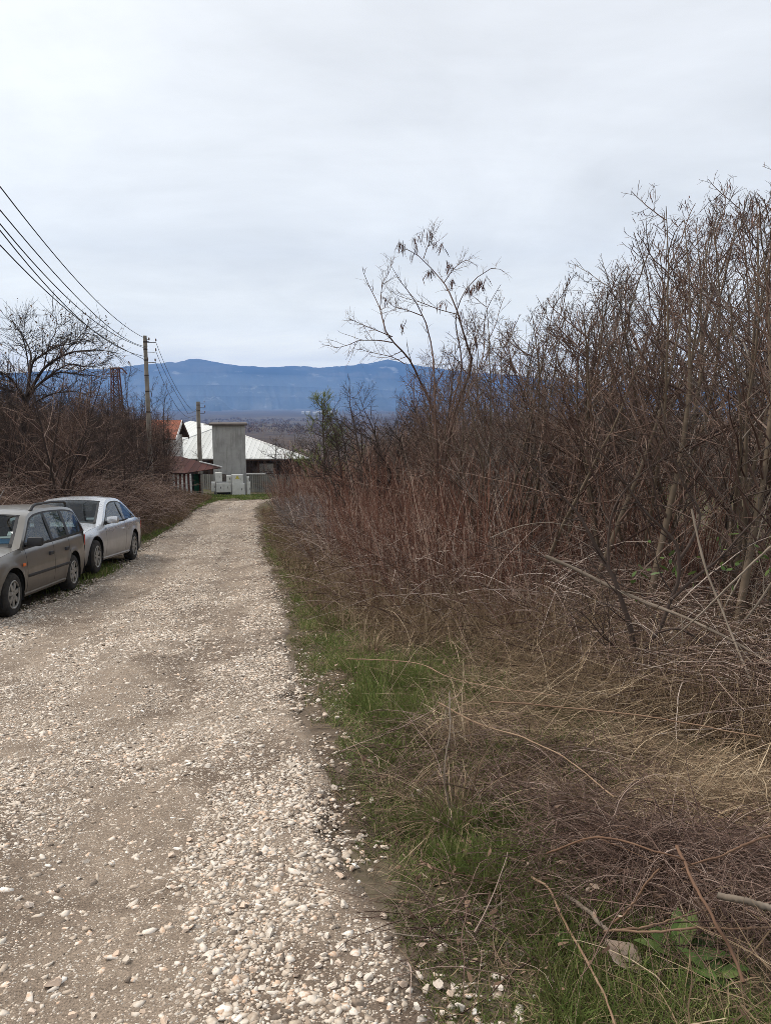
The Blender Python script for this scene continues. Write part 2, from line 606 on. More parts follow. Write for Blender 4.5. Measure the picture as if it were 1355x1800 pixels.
def build_road():
    ys = np.concatenate([np.linspace(-8, 1.1, 50), np.geomspace(1.2, 57, 420)])
    us = np.linspace(-.06, 1.04, 126)
    U, Y = np.meshgrid(us, ys)
    xl = XL(Y) + .30 * (fbm(Y * .9, Y * 0 + 3, 41, 4) - .5) * 2
    xr = XR(Y) + .22 * (fbm(Y * 1.1, Y * 0 + 9, 42, 4) - .5) * 2
    # the far end swings right, behind the roadside bushes
    X = xl + (xr - xl) * U
    bend = sstep(44, 57, Y) * 5.0
    X = X + bend
    side = np.minimum(U, 1 - U)
    Z = zroad(X, Y) + np.where(side < .025, (side - .025) * 2.2, 0)
    Z = Z + (zground(X, Y) + .07 - Z) * sstep(45, 50, Y) * (side > .02)
    v = np.stack([X, Y, Z], -1).reshape(-1, 3)
    nr, nc = X.shape
    i, j = np.meshgrid(np.arange(nr - 1), np.arange(nc - 1), indexing='ij')
    q = np.stack([i * nc + j, i * nc + j + 1, (i + 1) * nc + j + 1, (i + 1) * nc + j], -1).reshape(-1, 4)
    me = np_mesh('gravel_road', v, q)
    mud = mudmask(v[:, 0], v[:, 1])
    edge = sstep(.06, -.01, side.ravel() + (fbm(v[:, 0] * 5, v[:, 1] * 3, 43, 3) - .5) * .12)
    for nm, val in (('mud', mud), ('edge', edge)):
        a = me.attributes.new(nm, 'FLOAT', 'POINT')
        a.data.foreach_set('value', val.astype(np.float32))
    tag(link('gravel_road', me, road_material(), smooth=True), kind='structure')


def build_mountains():
    sil = [(-700, 668), (-300, 672), (0, 662), (100, 655), (200, 651), (245, 645), (272, 643), (300, 639), (320, 638), (352, 632), (372, 635), (400, 641), (425, 643), (470, 646), (520, 644), (560, 646), (585, 645), (600, 643), (650, 638), (668, 634), (682, 631), (698, 635),
           (720, 640), (770, 648), (840, 656), (900, 660), (1000, 672), (1200, 684), (1500, 688), (2000, 692)]
    p = np.array(sil, float)
    az0 = np.degrees(np.arctan((p[:, 0] - CXP) / FPX))
    el0 = np.degrees(np.arctan((CYP - p[:, 1]) / FPX)) - PITCH
    A = np.radians(np.arange(-52, 52, .09))
    S = np.linspace(0, 1.35, 110)
    AA, SS = np.meshgrid(A, S)
    R = 7600 + SS * 5200
    ridge = np.interp(np.degrees(AA), az0, el0)
    rh = np.tan(np.radians(ridge)) * 12800 + EYE
    X, Y = np.sin(AA) * R, np.cos(AA) * R
    base = -136.0
    rh = rh + (fbm(np.degrees(AA) * 2.2, SS * 0, 59, 5) - .5) * 32
    rise = np.where(SS <= 1, (sstep(0, 1, SS * .5 + .0) * 2) ** 1.25, 1 - (SS - 1) * .7)
    spur = (fbm(np.degrees(AA) * .55, SS * 1.3, 51, 5) - .5)
    spur2 = np.abs(fbm(np.degrees(AA) * 1.3 + SS * 1.5, SS * 2.2, 55, 4) - .5)
    mod = np.sin(np.clip(SS, 0, 1) * PI)
    Z = base + (rh - base) * rise + mod * (spur * 420 - spur2 * 420) + (fbm(X * .004, Y * .004, 58, 4) - .5) * 26 * np.clip(SS * 3, 0, 1) * (1 - .55 * sstep(.8, 1, SS))
    v = np.stack([X, Y, Z], -1).reshape(-1, 3)
    nr, nc = X.shape
    i, j = np.meshgrid(np.arange(nr - 1), np.arange(nc - 1), indexing='ij')
    q = np.stack([i * nc + j, i * nc + j + 1, (i + 1) * nc + j + 1, (i + 1) * nc + j], -1).reshape(-1, 4)[:, ::-1]
    m = bpy.data.materials.new('wooded mountainside')
    m.use_nodes = True
    t = NT(m.node_tree)
    b = m.node_tree.nodes['Principled BSDF']
    b.inputs['Roughness'].default_value = 1.0
    b.inputs['Specular IOR Level'].default_value = 0.0
    P = t.n('ShaderNodeTexCoord').outputs['Object']
    n1 = t.noise(t.mapping(P, (.0011, .0003, .0042)), 1.0, 8, .65)
    n2 = t.noise(t.mapping(P, (.0035, .0008, .010), (3, 1, 0)), 1.0, 6, .65)
    c = t.ramp(n1, [(.36, (.008, .012, .018)), (.5, (.026, .032, .036)), (.64, (.085, .080, .072))])
    c = t.mix(t.rng(n2, .60, .68, 0, .7), c, (.30, .29, .27))
    t.put(b.inputs['Base Color'], c)
    me = np_mesh('mountains', v, q)
    tag(link('mountains', me, m, smooth=True), kind='structure')


def build_haze():
    m = bpy.data.materials.new('hazy air')
    m.use_nodes = True
    nt = m.node_tree
    nt.nodes.clear()
    t = NT(nt)
    pv = t.n('ShaderNodeVolumePrincipled', {'Color': (.245, .485, 1.0), 'Density': HAZE_DENSITY, 'Anisotropy': 0.0})
    t.n('ShaderNodeOutputMaterial', {'Volume': pv.outputs[0]})
    mb = MB()
    mb.box((0, 7200, 270), (34000, 16400, 1000))
    o = mb.build('haze', m)
    tag(o, kind='stuff')
    # thin smoke lying low in the valley at the foot of the mountains
    m2 = bpy.data.materials.new('valley smoke')
    m2.use_nodes = True
    m2.node_tree.nodes.clear()
    t = NT(m2.node_tree)
    pv = t.n('ShaderNodeVolumePrincipled', {'Color': (.74, .88, 1.0), 'Density': 1.15e-4, 'Anisotropy': 0.0})
    t.n('ShaderNodeOutputMaterial', {'Volume': pv.outputs[0]})
    bm = bmesh.new()
    for c, s in (((-2400, 8300, -130), (4200, 1300, 400)), ((-2400, 8100, -130), (3900, 1100, 270)), ((-1800, 8000, -130), (4600, 900, 150))):
        r = bmesh.ops.create_icosphere(bm, subdivisions=4, radius=1.0)
        bmesh.ops.scale(bm, vec=s, verts=r['verts'])
        bmesh.ops.translate(bm, vec=c, verts=r['verts'])
    me = bpy.data.meshes.new('valley_smoke')
    bm.to_mesh(me)
    bm.free()
    tag(link('valley_smoke', me, m2), kind='stuff')


HAZE_DENSITY = 7.6e-5
build_ground()
build_road()
build_mountains()
# ================================================================ materials for built things
concrete = mat('weathered concrete', (.30, .285, .26), .92, var=.22, scale=5, bump=.3, var2=(.19, .18, .16))
pole_con = mat('pole concrete', (.27, .24, .205), .92, var2=(.15, .135, .115), scale=3.0, bump=.25)
steel_dark = mat('rusty dark steel', (.06, .045, .04), .7, .4, var=.3, scale=6)
rust_red = mat('rusted lattice steel', (.085, .035, .030), .8, .2, var=.3, scale=3)
cable_m = mat('black overhead cable', (.035, .035, .038), .6)
porcelain = mat('brown porcelain', (.09, .05, .035), .35, spec=.5)
white_wall = mat('limewashed wall', (.66, .65, .63), .95, var2=(.50, .49, .47), scale=1.3)
fascia = mat('white painted bargeboard', (.70, .69, .67), .7, var=.06, scale=5)
soffit = mat('dark brown boards', (.06, .032, .022), .85, var=.3, scale=6)
white_metal = mat('white painted cabinet', (.76, .76, .73), .55, var2=(.60, .60, .56), scale=3)
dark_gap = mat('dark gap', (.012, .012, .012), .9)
bark_dark = None


def bands_mat(name, c1, c2, axis, step, rough=.8, groove=.08, noise=.25, nscale=4.0):
    """boards, seams or tile courses repeated every <step> metres along one object axis"""
    m = bpy.data.materials.new(name)
    m.use_nodes = True
    t = NT(m.node_tree)
    b = m.node_tree.nodes['Principled BSDF']
    b.inputs['Roughness'].default_value = rough
    b.inputs['Specular IOR Level'].default_value = .25
    P = t.n('ShaderNodeTexCoord').outputs['Object']
    s = t.n('ShaderNodeSeparateXYZ', {0: P}).outputs[axis]
    q = t.math('DIVIDE', s, step)
    fr = t.math('FRACT', q)
    cell = t.math('FLOOR', q)
    wn_ = t.n('ShaderNodeTexWhiteNoise', {'W': cell}, noise_dimensions='1D').outputs['Value']
    nf = t.noise(P, nscale, 5, .65)
    f = t.math('ADD', t.math('MULTIPLY', wn_, .5), t.math('MULTIPLY', nf, .5))
    col = t.ramp(f, [(.3, c2), (.7, c1)])
    gr = t.math('LESS_THAN', fr, groove)
    col = t.mix(gr, col, tuple(c * .35 for c in c2))
    t.put(b.inputs['Base Color'], col)
    bp = t.n('ShaderNodeBump', {'Strength': .8, 'Distance': .03, 'Height': t.math('ABSOLUTE', t.math('SUBTRACT', fr, .5))})
    t.put(b.inputs['Normal'], bp)
    return m


def tile_mat(name, c1, c2, c3):
    m = bpy.data.materials.new(name)
    m.use_nodes = True
    t = NT(m.node_tree)
    b = m.node_tree.nodes['Principled BSDF']
    b.inputs['Roughness'].default_value = .9
    P = t.n('ShaderNodeTexCoord').outputs['Object']
    br = t.n('ShaderNodeTexBrick', {'Vector': t.mapping(P, (1, 1, 1)), 'Scale': 1.0, 'Mortar Size': .016, 'Brick Width': .22, 'Row Height': .17, 'Color1': c1, 'Color2': c2, 'Mortar': c3})
    nf = t.noise(P, 1.6, 5, .6)
    col = t.mix(t.rng(nf, .45, .7, 0, .7), br.outputs['Color'], c3)
    t.put(b.inputs['Base Color'], col)
    return m


hall_roof_m = bands_mat('white sheet metal roofing', (.55, .56, .55), (.46, .47, .45), 0, .55, .55, .05)
plank_m = bands_mat('dark brown plank wall', (.085, .055, .042), (.045, .030, .024), 0, .16, .9, .10)
fence_m = bands_mat('grey fence boards', (.30, .295, .265), (.20, .195, .175), 0, .19, .9, .20)
shed_roof_m = bands_mat('red brown sheet roofing', (.115, .045, .036), (.075, .032, .026), 0, .35, .75, .06)
green_door_m = bands_mat('green painted boards', (.030, .13, .075), (.018, .09, .052), 0, .22, .7, .07)
tiles_m = tile_mat('terracotta roof tiles', (.34, .105, .055), (.25, .075, .042), (.10, .045, .03))


# ================================================================ transformer tower and its cabinets
def build_tower():
    d = 63.0
    pb = at(405.5, 871, d)
    wdt = (at(433.5, 870, d) - at(377.5, 870, d)).length
    z0 = zg(pb.x, pb.y) - .3
    ztop = at(405, 748, d).z
    root = empty('transformer_tower', (pb.x, pb.y, z0), rad(11.0), 'tall grey rendered transformer tower with a flat slab roof', 'tower')
    h = ztop - z0
    mb = MB()
    mb.box((0, wdt / 2, h / 2), (wdt, wdt, h), bevel=.02)
    m = bpy.data.materials.new('stained cement render')
    m.use_nodes = True
    t = NT(m.node_tree)
    b = m.node_tree.nodes['Principled BSDF']
    b.inputs['Roughness'].default_value = .95
    P = t.n('ShaderNodeTexCoord').outputs['Object']
    n1 = t.noise(P, .9, 6, .65)
    n2 = t.noise(t.mapping(P, (2.5, 2.5, .35)), 1.5, 5, .65)
    n3 = t.noise(P, 14, 4, .6)
    c = t.ramp(n1, [(.3, (.27, .265, .25)), (.55, (.375, .368, .35)), (.75, (.45, .44, .42))])
    c = t.mix(t.rng(n2, .50, .66, 0, .6), c, (.17, .165, .15))
    c = t.mix(t.rng(n3, .5, .7, 0, .25), c, (.30, .295, .275))
    t.put(b.inputs['Base Color'], c)
    t.put(b.inputs['Normal'], t.n('ShaderNodeBump', {'Strength': .4, 'Distance': .02, 'Height': n3}))
    mb.build('wall', m, root)
    # exposed darker patch low on the front where render has come off
    mb = MB()
    mb.slab([(-1.2, -.012, 1.55), (.05, -.012, 1.50), (.05, -.012, 1.92), (-.45, -.012, 2.10), (-1.2, -.012, 2.06)], .010)
    mb.build('bare_patch', mat('bare brickwork', (.13, .11, .095), .95, var=.4, scale=9), root)
    mb = MB()
    mb.box((-.02, wdt / 2, h + .09), (wdt + .42, wdt + .5, .17), bevel=.02)
    mb.box((-1.75, .6, h + .05), (.45, .5, .06))
    mb.build('roof_slab', mat('mossy slab edge', (.15, .125, .11), .95, var2=(.07, .06, .055), scale=3), root)
    return root, wdt, z0


tower, tower_w, tower_z = build_tower()


def cabinet(x0, x1, y0, y1, label, doors=1, out=0.45, legs=False, sign=False, turn=0.0, dz=0.0, name='meter_cabinet'):
    d = 62.3 - out
    a, b = at(x0, y1, d), at(x1, y0, d)
    w, h = b.x - a.x, b.z - a.z
    g = zg((a.x + b.x) / 2, d + out / 2)
    root = empty(name, ((a.x + b.x) / 2, d, a.z + dz), rad(11.0), label, 'cabinet', 'electrical cabinets around the tower')
    mb = MB()
    mb.box((0, .22, h / 2), (w, .44, h), bevel=.012)
    mb.build('case', white_metal, root)
    wd = (w - .05 - .02 * (doors - 1)) / doors
    for k in range(doors):
        cx = -w / 2 + .025 + wd / 2 + k * (wd + .02)
        mb = MB()
        mb.box((cx, -.012, h / 2), (wd, .018, h - .07), bevel=.004)
        dr = mb.build('door', white_metal, root)
        mb = MB()
        mb.box((cx + (wd * .28 if doors == 1 else wd * .1), -.035, h * .52), (.035, .03, .16))
        mb.build('handle', steel_dark, dr)
    if sign:
        mb = MB()
        mb.slab([(-.17, -.024, h * .55), (.17, -.024, h * .55), (0, -.024, h * .55 + .30)], .004)
        mb.build('warning_sign', mat('yellow warning triangle', (.62, .52, .10), .6), root)
    if legs:
        mb = MB()
        mb.box((0, .22, -.09), (w * .9, .36, .18))
        mb.build('plinth', dark_gap, root)
    return root


cabinet(378.5, 390, 831, 847, 'white square cabinet high on the tower front at its left edge')
cabinet(398.5, 406.3, 836, 847, 'smallest white cabinet, mounted mid-front on the tower above the two-door one')
cabinet(371.8, 379, 847.5, 864.5, 'narrow white cabinet standing low beside the left corner of the tower', out=.55)
cabinet(381, 406, 849, 865.5, 'wide white two-door cabinet on a dark plinth below the tower front', doors=2, out=.75, legs=True)
cabinet(408, 427, 834.5, 850.3, 'white cabinet with a yellow triangle sign, above the largest cabinet', sign=True, out=.62)
cabinet(408.7, 430.2, 850.6, 870.5, 'largest white cabinet, standing on the ground under the one with the yellow sign', out=.78)
cabinet(434.3, 438.2, 838.5, 846.5, 'thin little white cabinet at the right corner of the tower, above the tall thin one')
cabinet(434.8, 440.2, 847.5, 871.2, 'tall thin white cabinet on the ground at the right corner of the tower', out=.5)


# ================================================================ poles, wires, lattice mast
def pole(px, ptop, d, r0, r1, label, brackets, bands):
    base = at(px, 868, d)
    z0 = zg(base.x, base.y) - .4
    top = at(px, ptop, d)
    root = empty('utility_pole', (base.x, base.y, z0), 0, label, 'utility pole')
    H = top.z - z0
    n = 14
    mb = MB()
    mb.tube([(0, 0, H * k / n) for k in range(n + 1)], [r0 + (r1 - r0) * k / n for k in range(n + 1)], 10)
    mb.build('shaft', pole_con, root, smooth=True)
    for bz in bands:
        z = at(px, bz, d).z - z0
        rr = r0 + (r1 - r0) * z / H
        mb = MB()
        mb.cyl((0, 0, z - .03), (0, 0, z + .03), rr + .008, seg=12)
        mb.build('band', steel_dark, root)
    ends = []
    for (bx, by) in brackets:
        p = at(bx, by, d)
        q = Vector((p.x - base.x, 0, p.z - z0))
        rr = r0 + (r1 - r0) * q.z / H
        s = 1 if q.x > 0 else -1
        mb = MB()
        mb.tube([(0, 0, q.z - .02), (q.x * .8, 0, q.z - .03), (q.x, 0, q.z - .02), (q.x + s * .01, 0, q.z + .05)], .016, 6)
        br = mb.build('bracket', steel_dark, root)
        mb = MB()
        mb.tube([(q.x, 0, q.z + .03), (q.x, 0, q.z + .05), (q.x, 0, q.z + .09), (q.x, 0, q.z + .10), (q.x, 0, q.z + .15)], [.02, .038, .028, .036, .018], 10)
        mb.build('insulator', porcelain, br, smooth=True)
    return root


pole(267.5, 590, 36, .125, .085, 'taller concrete utility pole rising from the brush on the left', [(262.5, 599), (258.5, 611), (258, 626), (260, 634), (274.5, 601), (274.5, 618), (273.5, 636)], [601, 614, 633, 660, 688, 724, 800])
pole(354, 706, 58, .18, .14, 'shorter concrete utility pole standing between green door and grey tower', [(349.5, 714), (349.5, 722), (359.5, 708), (360, 716), (360, 726)], [712, 722, 752, 833])


def wire(name, pts, c0, c1, label, group, extend=None, tail=None):
    P = []
    for px, py in pts:
        v = ray(px, py)
        y = c0 / (-v[0] / v[1] - c1)
        P.append((y, at(px, py, y).z))
    P = np.array(sorted(P))
    co = np.polyfit(P[:, 0], P[:, 1], 3 if len(P) > 3 else 2)
    lo, hi = P[0, 0], P[-1, 0]
    ys = np.linspace(lo, hi, 24)
    zs = np.polyval(co, ys)
    out = [(-(c0 + c1 * y), y, z) for y, z in zip(ys, zs)]
    if extend is not None:
        s = (zs[1] - zs[0]) / (ys[1] - ys[0])
        out = [(-(c0 + c1 * extend), extend, zs[0] + s * (extend - lo))] + out
    if tail is not None:
        out.append(tuple(tail))
    mb = MB()
    mb.tube(out, .011, 5)
    o = mb.build(name, cable_m)
    tag(o, label, 'wire', group)


ga = 'overhead wires coming in to the taller pole'
wire('overhead_wire', [(0, 326.6), (104, 457), (185, 543), (230, 580), (262, 597.5)], 3.7, .2, 'topmost of the overhead wires sagging in from the left edge to the taller pole', ga, 3.0)
wire('overhead_wire', [(0, 368.6), (106, 490), (199, 581), (240, 604), (258.5, 609.5)], 3.7, .2, 'overhead wire just below the topmost one left of the taller pole', ga, 3.0)
wire('overhead_wire', [(0, 392), (106, 512), (199, 585.6), (240, 607), (258.5, 613)], 3.7, .2, 'middle one of the five overhead wires left of the taller pole', ga, 3.0)
wire('overhead_wire', [(0, 403.6), (106, 528), (190, 599), (230, 620), (258, 627)], 3.7, .2, 'fourth wire from the top of the five left of the taller pole', ga, 3.0)
wire('overhead_wire', [(0, 429.5), (111, 539), (190, 597), (225, 618), (260, 635)], 3.7, .2, 'lowest of the five overhead wires left of the taller pole', ga, 3.0)
gb = 'wires sagging from the taller pole to the shorter pole'
c1b = .136
c0b = 10.9 - 36 * c1b
wire('sagging_wire', [(275, 602), (288.4, 639), (308.5, 676.8), (327.4, 710), (341, 724)], c0b, c1b, 'uppermost wire sagging from the taller pole down to the shorter pole', gb, tail=at(349.5, 713, 57.9))
wire('sagging_wire', [(275, 619), (290.8, 655.6), (310.8, 693.4), (331, 728)], c0b, c1b, 'middle wire sagging between the taller and the shorter pole', gb, tail=at(349.5, 721, 57.9))
wire('sagging_wire', [(274, 636.7), (285, 665), (302, 700), (322, 728), (333, 734)], c0b, c1b, 'lowest wire sagging between the taller and the shorter pole', gb, tail=at(350.5, 728, 57.9))


def build_mast():
    d = 92.0
    top = at(203, 648, d)
    z0 = zg(top.x, d) - .2
    H = top.z - z0
    root = empty('lattice_mast', (top.x, d, z0), 0, 'rust red steel lattice mast above the brush left of the taller pole', 'mast')
    w0, w1 = .80, .36
    W_ = lambda z: w0 + (w1 - w0) * z / H
    mb = MB()
    for sx in (-1, 1):
        for sy in (-1, 1):
            mb.tube([(sx * W_(0), sy * W_(0), 0), (sx * W_(H), sy * W_(H), H)], .075, 4)
    mb.build('legs_frame', rust_red, root)
    n = 13
    mb = MB()
    for k in range(n):
        a, b = H * k / n, H * (k + 1) / n
        for s in (-1, 1):
            mb.tube([(-W_(a), s * W_(a), a), (W_(b), s * W_(b), b)], .04, 4)
            mb.tube([(W_(a), s * W_(a), a), (-W_(b), s * W_(b), b)], .04, 4)
            mb.tube([(s * W_(a), -W_(a), a), (s * W_(b), W_(b), b)], .04, 4)
            mb.tube([(-W_(b), s * W_(b), b), (W_(b), s * W_(b), b)], .04, 4)
    mb.build('bracing', rust_red, root)
    mb = MB()
    mb.tube([(-.6, 0, H + .02), (.8, 0, H + .02), (1.35, 0, H - .6)], .10, 5)
    mb.tube([(-.5, .3, H + .05), (.5, .3, H + .05)], .12, 5)
    mb.tube([(0, 0, H), (0, 0, H + .5)], .05, 5)
    mb.build('crossarm', rust_red, root)


build_mast()


# ================================================================ houses, shed, hall, fence
def gable_house(name, x0, x1, y0, y1, zb, ze, zr, label, wall_m=white_wall, roof_m=tiles_m, over=.35, boards=True):
    """ridge along X; walls from zb to the eaves ze, ridge at zr"""
    root = empty(name, ((x0 + x1) / 2, (y0 + y1) / 2, zb), 0, label, 'house')
    hx, hy = (x1 - x0) / 2, (y1 - y0) / 2
    e, r = ze - zb, zr - zb
    mb = MB()
    bm = mb.bm
    sec = [(-hy, 0), (hy, 0), (hy, e), (0, r - .06), (-hy, e)]
    A = [bm.verts.new((-hx, y, z)) for y, z in sec]
    B = [bm.verts.new((hx, y, z)) for y, z in sec]
    bm.faces.new(A[::-1]); bm.faces.new(B)
    for k in range(5):
        bm.faces.new((A[k], A[(k + 1) % 5], B[(k + 1) % 5], B[k]))
    mb.build('wall', wall_m, root)
    sl = (r - e) / hy
    for s in (-1, 1):
        L = math.hypot(hy + over, (hy + over) * sl)
        ang = math.atan(sl)
        mb = MB()
        mb.box((0, 0, 0), (2 * hx + 2 * over, L, .09))
        o = mb.build('roof_slope', roof_m, root)
        o.location = (0, s * (hy + over) / 2, r - (hy + over) / 2 * sl + .05)
        o.rotation_euler = (-s * ang, 0, 0)
        if boards:
            mb = MB()
            mb.box((hx + over + .012, 0, -.07), (.05, L, .26))
            o2 = mb.build('bargeboard', fascia if s < 0 else soffit, root)
            o2.location = o.location
            o2.rotation_euler = o.rotation_euler
            mb = MB()
            mb.box((hx + over / 2, 0, -.065), (over - .03, L - .05, .03))
            o3 = mb.build('soffit', soffit, root)
            o3.location = o.location
            o3.rotation_euler = o.rotation_euler
    return root


def build_house():
    c0, c1 = at(310, 772, 62.0), at(333, 773, 66.1)
    ap = at(321.5, 740, 64.0)
    x1 = c0.x - .45
    zb = -6.6
    r = gable_house('gabled_house', x1 - 3.8, x1, 62.0 + .35, 66.0 - .35, zb, c0.z + .25, ap.z, 'small white house with an orange tiled gable roof behind the brush', over=.45)
    # dark triangle added on the gable, standing in for the far slope's underside
    mb = MB()
    hx = 1.9
    e, rr = c0.z + .25 - zb, ap.z - zb
    mb.slab([(hx + .02, .12, e + .02), (hx + .02, 1.6, e + .02), (hx + .02, .12, rr - .25)], .015)
    mb.build('underside_panel', soffit, r)
    for k in range(1):
        mb = MB()
        mb.box((-.2 - 3.2 * k, -1.66, 2.6), (.9, .06, 1.1))
        w = mb.build('window', dark_gap, r)
        mb = MB()
        mb.box((-.2 - 3.2 * k, -1.68, 2.03), (1.1, .12, .06))
        mb.build('sill', fascia, w)


build_house()
p = at(340, 768, 112)
gable_house('tiled_house', p.x - 4.0, p.x + 5.6, 112, 120, -14, at(340, 772, 112).z, at(340, 749.5, 116).z, 'farther house of which only a low red tiled roof shows left of the tower', boards=False)


def build_hall():
    d = 88.0
    ze = at(440, 805.5, d).z
    xr_, xl_ = at(546, 803, d).x, at(237, 805, d).x
    ap = at(384, 750, 97.0)
    zb = zg((xr_ + xl_) / 2, d) - .3
    root = empty('hall', (ap.x, d, zb), 0, 'long low hall with a white sheet metal hipped roof behind the tower', 'hall')
    X = lambda x: x - ap.x
    e, r = ze - zb, ap.z - zb
    # the long sides run back to the left, so the far slope cannot be seen from the road
    sh, back = -10.0, 26.0
    mb = MB()
    mb.slab([(X(xl_), -.5, e), (X(xr_), -.5, e), (0, 9, r)], .10)
    mb.build('roof_hip', hall_roof_m, root)
    A, C_, D_ = Vector((0, 9, r)), Vector((X(xr_), -.5, e)), Vector((X(xl_), -.5, e))
    k = Vector((sh, back, 0))
    mb = MB()
    mb.slab([C_, C_ + k, A + k, A], .10)
    mb.slab([D_, A, A + k, D_ + k], .10)
    mb.build('roof_slope', hall_roof_m, root)
    mb = MB()
    mb.tube([D_ + Vector((0, 0, .03)), A + Vector((0, 0, .03))], .06, 6)
    mb.tube([C_ + Vector((0, 0, .03)), A + Vector((0, 0, .03))], .06, 6)
    mb.build('hip_cap', fascia, root)
    mb = MB()
    mb.box(((X(xl_) + X(xr_)) / 2, -.42, e - .16), (xr_ - xl_, .08, .16))
    mb.build('eaves_beam', soffit, root)
    mb = MB()
    f0, f1 = Vector((X(xl_) + .8, 1.2, e - .15)), Vector((X(xr_) - 1.2, 1.2, e - .15))
    k2 = k * .92
    mb.slab([f0, f1, f1 + k2, f0 + k2], e - .15)
    mb.build('wall', plank_m, root)
    for k in range(8):
        mb = MB()
        mb.box((X(xl_) + .6 + k * (xr_ - xl_ - 1.2) / 7, .05, (e - .1) / 2), (.22, .22, e - .1))
        mb.build('post', soffit, root)
    a, b = at(455, 832, d + .2), at(481, 815, d + .2)
    mb = MB()
    mb.box((X((a.x + b.x) / 2), .25, (a.z + b.z) / 2 - zb), (b.x - a.x, .06, b.z - a.z))
    mb.build('grey_panel', concrete, root)


build_hall()


def build_fence():
    d = 74.0
    a, b = at(356, 833, d), at(540, 833, d)
    zb, zt = at(400, 867, d).z - .2, at(400, 833.5, d).z
    root = empty('board_fence', (a.x, d, zb), 0, 'grey fence of upright boards behind the tower', 'fence')
    mb = MB()
    L = b.x - a.x
    n = int(L / .19)
    for k in range(n):
        hgt = zt - zb + random.uniform(-.03, .03)
        mb.box((.1 + k * .19, random.uniform(-.006, .006), hgt / 2), (.165, .03, hgt))
    mb.build('boards', fence_m, root)
    mb = MB()
    xs = at(433, 833, d).x - a.x
    mb.box(((xs + L) / 2 - 2, -.05, zt - zb + .05), (L - xs - 4, .12, .12))
    mb.build('top_rail', fascia, root)
    for z in (.4, 1.5):
        mb = MB()
        mb.box((L / 2, .06, z), (L, .05, .09))
        mb.build('rail', fence_m, root)


build_fence()


def build_shed():
    d0 = 52.0
    zb = -5.0
    # front eave corner and ridge taken at their own distances
    ec = at(320.5, 831, d0)
    er = at(352.5, 830.5, d0 + 3.9)
    rg = at(305, 805.5, d0 + 2.0)
    root = empty('shed', (ec.x, d0, zb), 0, 'low shed with a dark red roof and red and white striped boards', 'shed')
    Lx = 4.6
    e, r = ec.z - zb, rg.z - zb + .15
    D = 3.6
    # roof: ridge along X, near slope towards us
    for s, nm in ((-1, 'roof_slope'), (1, 'roof_slope')):
        mb = MB()
        if s < 0:
            mb.slab([(-Lx, -.1, e), (.25, -.1, e), (-.55, D / 2, r), (-Lx, D / 2, r)], .07)
        else:
            mb.slab([(-.55, D / 2, r), (.25 + 1.55, D + .3, e), (-Lx, D + .3, e), (-Lx, D / 2, r)], .07)
        mb.build(nm, shed_roof_m, root)
    mb = MB()
    mb.slab([(.25, -.1, e), (1.8, D + .3, e), (-.55, D / 2, r)], .06)
    mb.build('roof_end', shed_roof_m, root)
    mb = MB()
    mb.tube([(.55, D / 2 + .9, r - (r - e) * .50 + .05), (1.85, D + .35, e + .05)], .055, 6)
    mb.build('verge_trim', fascia, root)
    mb = MB()
    mb.box((-Lx / 2 - .3, D / 2, e / 2 - .05), (Lx - .8, D - .4, e - .1))
    mb.build('wall', white_wall, root)
    mb = MB()
    n = 9
    w_ = .155
    # striped end: upright boards, alternately red-brown and white, along the right-hand end
    p0, p1 = Vector((-.62, .12, 0)), Vector((.42, .55, 0))
    red = mat('red brown paint', (.10, .028, .025), .7)
    for k in range(n):
        pp = p0.lerp(p1, k / (n - 1))
        mb2 = MB()
        mb2.box((pp.x, pp.y, e / 2 - .06), (.125, .03, e - .12), rz=math.atan2(.43, 1.04))
        mb2.build('board', fascia if k % 2 == 0 else red, root)
    mb.box((.0, .62, e / 2 - .07), (1.2, .04, e - .2), rz=math.atan2(.43, 1.04))
    mb.build('end_wall', dark_gap, root)
    a, b = at(334, 868, d0 + 3.4), at(350, 833, d0 + 3.4)
    gd = empty('green_gate', ((a.x + b.x) / 2, d0 + 3.4, a.z - .1), 0, 'dark green boarded door between the striped shed and the shorter pole', 'door')
    mb = MB()
    mb.box((0, 0, (b.z - a.z) / 2), (b.x - a.x, .06, b.z - a.z + .2))
    mb.build('panel', green_door_m, gd)
    for s in (-1, 1):
        mb = MB()
        mb.box((s * (b.x - a.x) / 2 + s * .05, -.01, (b.z - a.z) / 2), (.10, .11, b.z - a.z + .25))
        mb.build('post', soffit, gd)
    mb = MB()
    mb.box(((b.x - a.x) * .3, -.05, .95), (.03, .05, .14))
    mb.build('handle', steel_dark, gd)


build_shed()

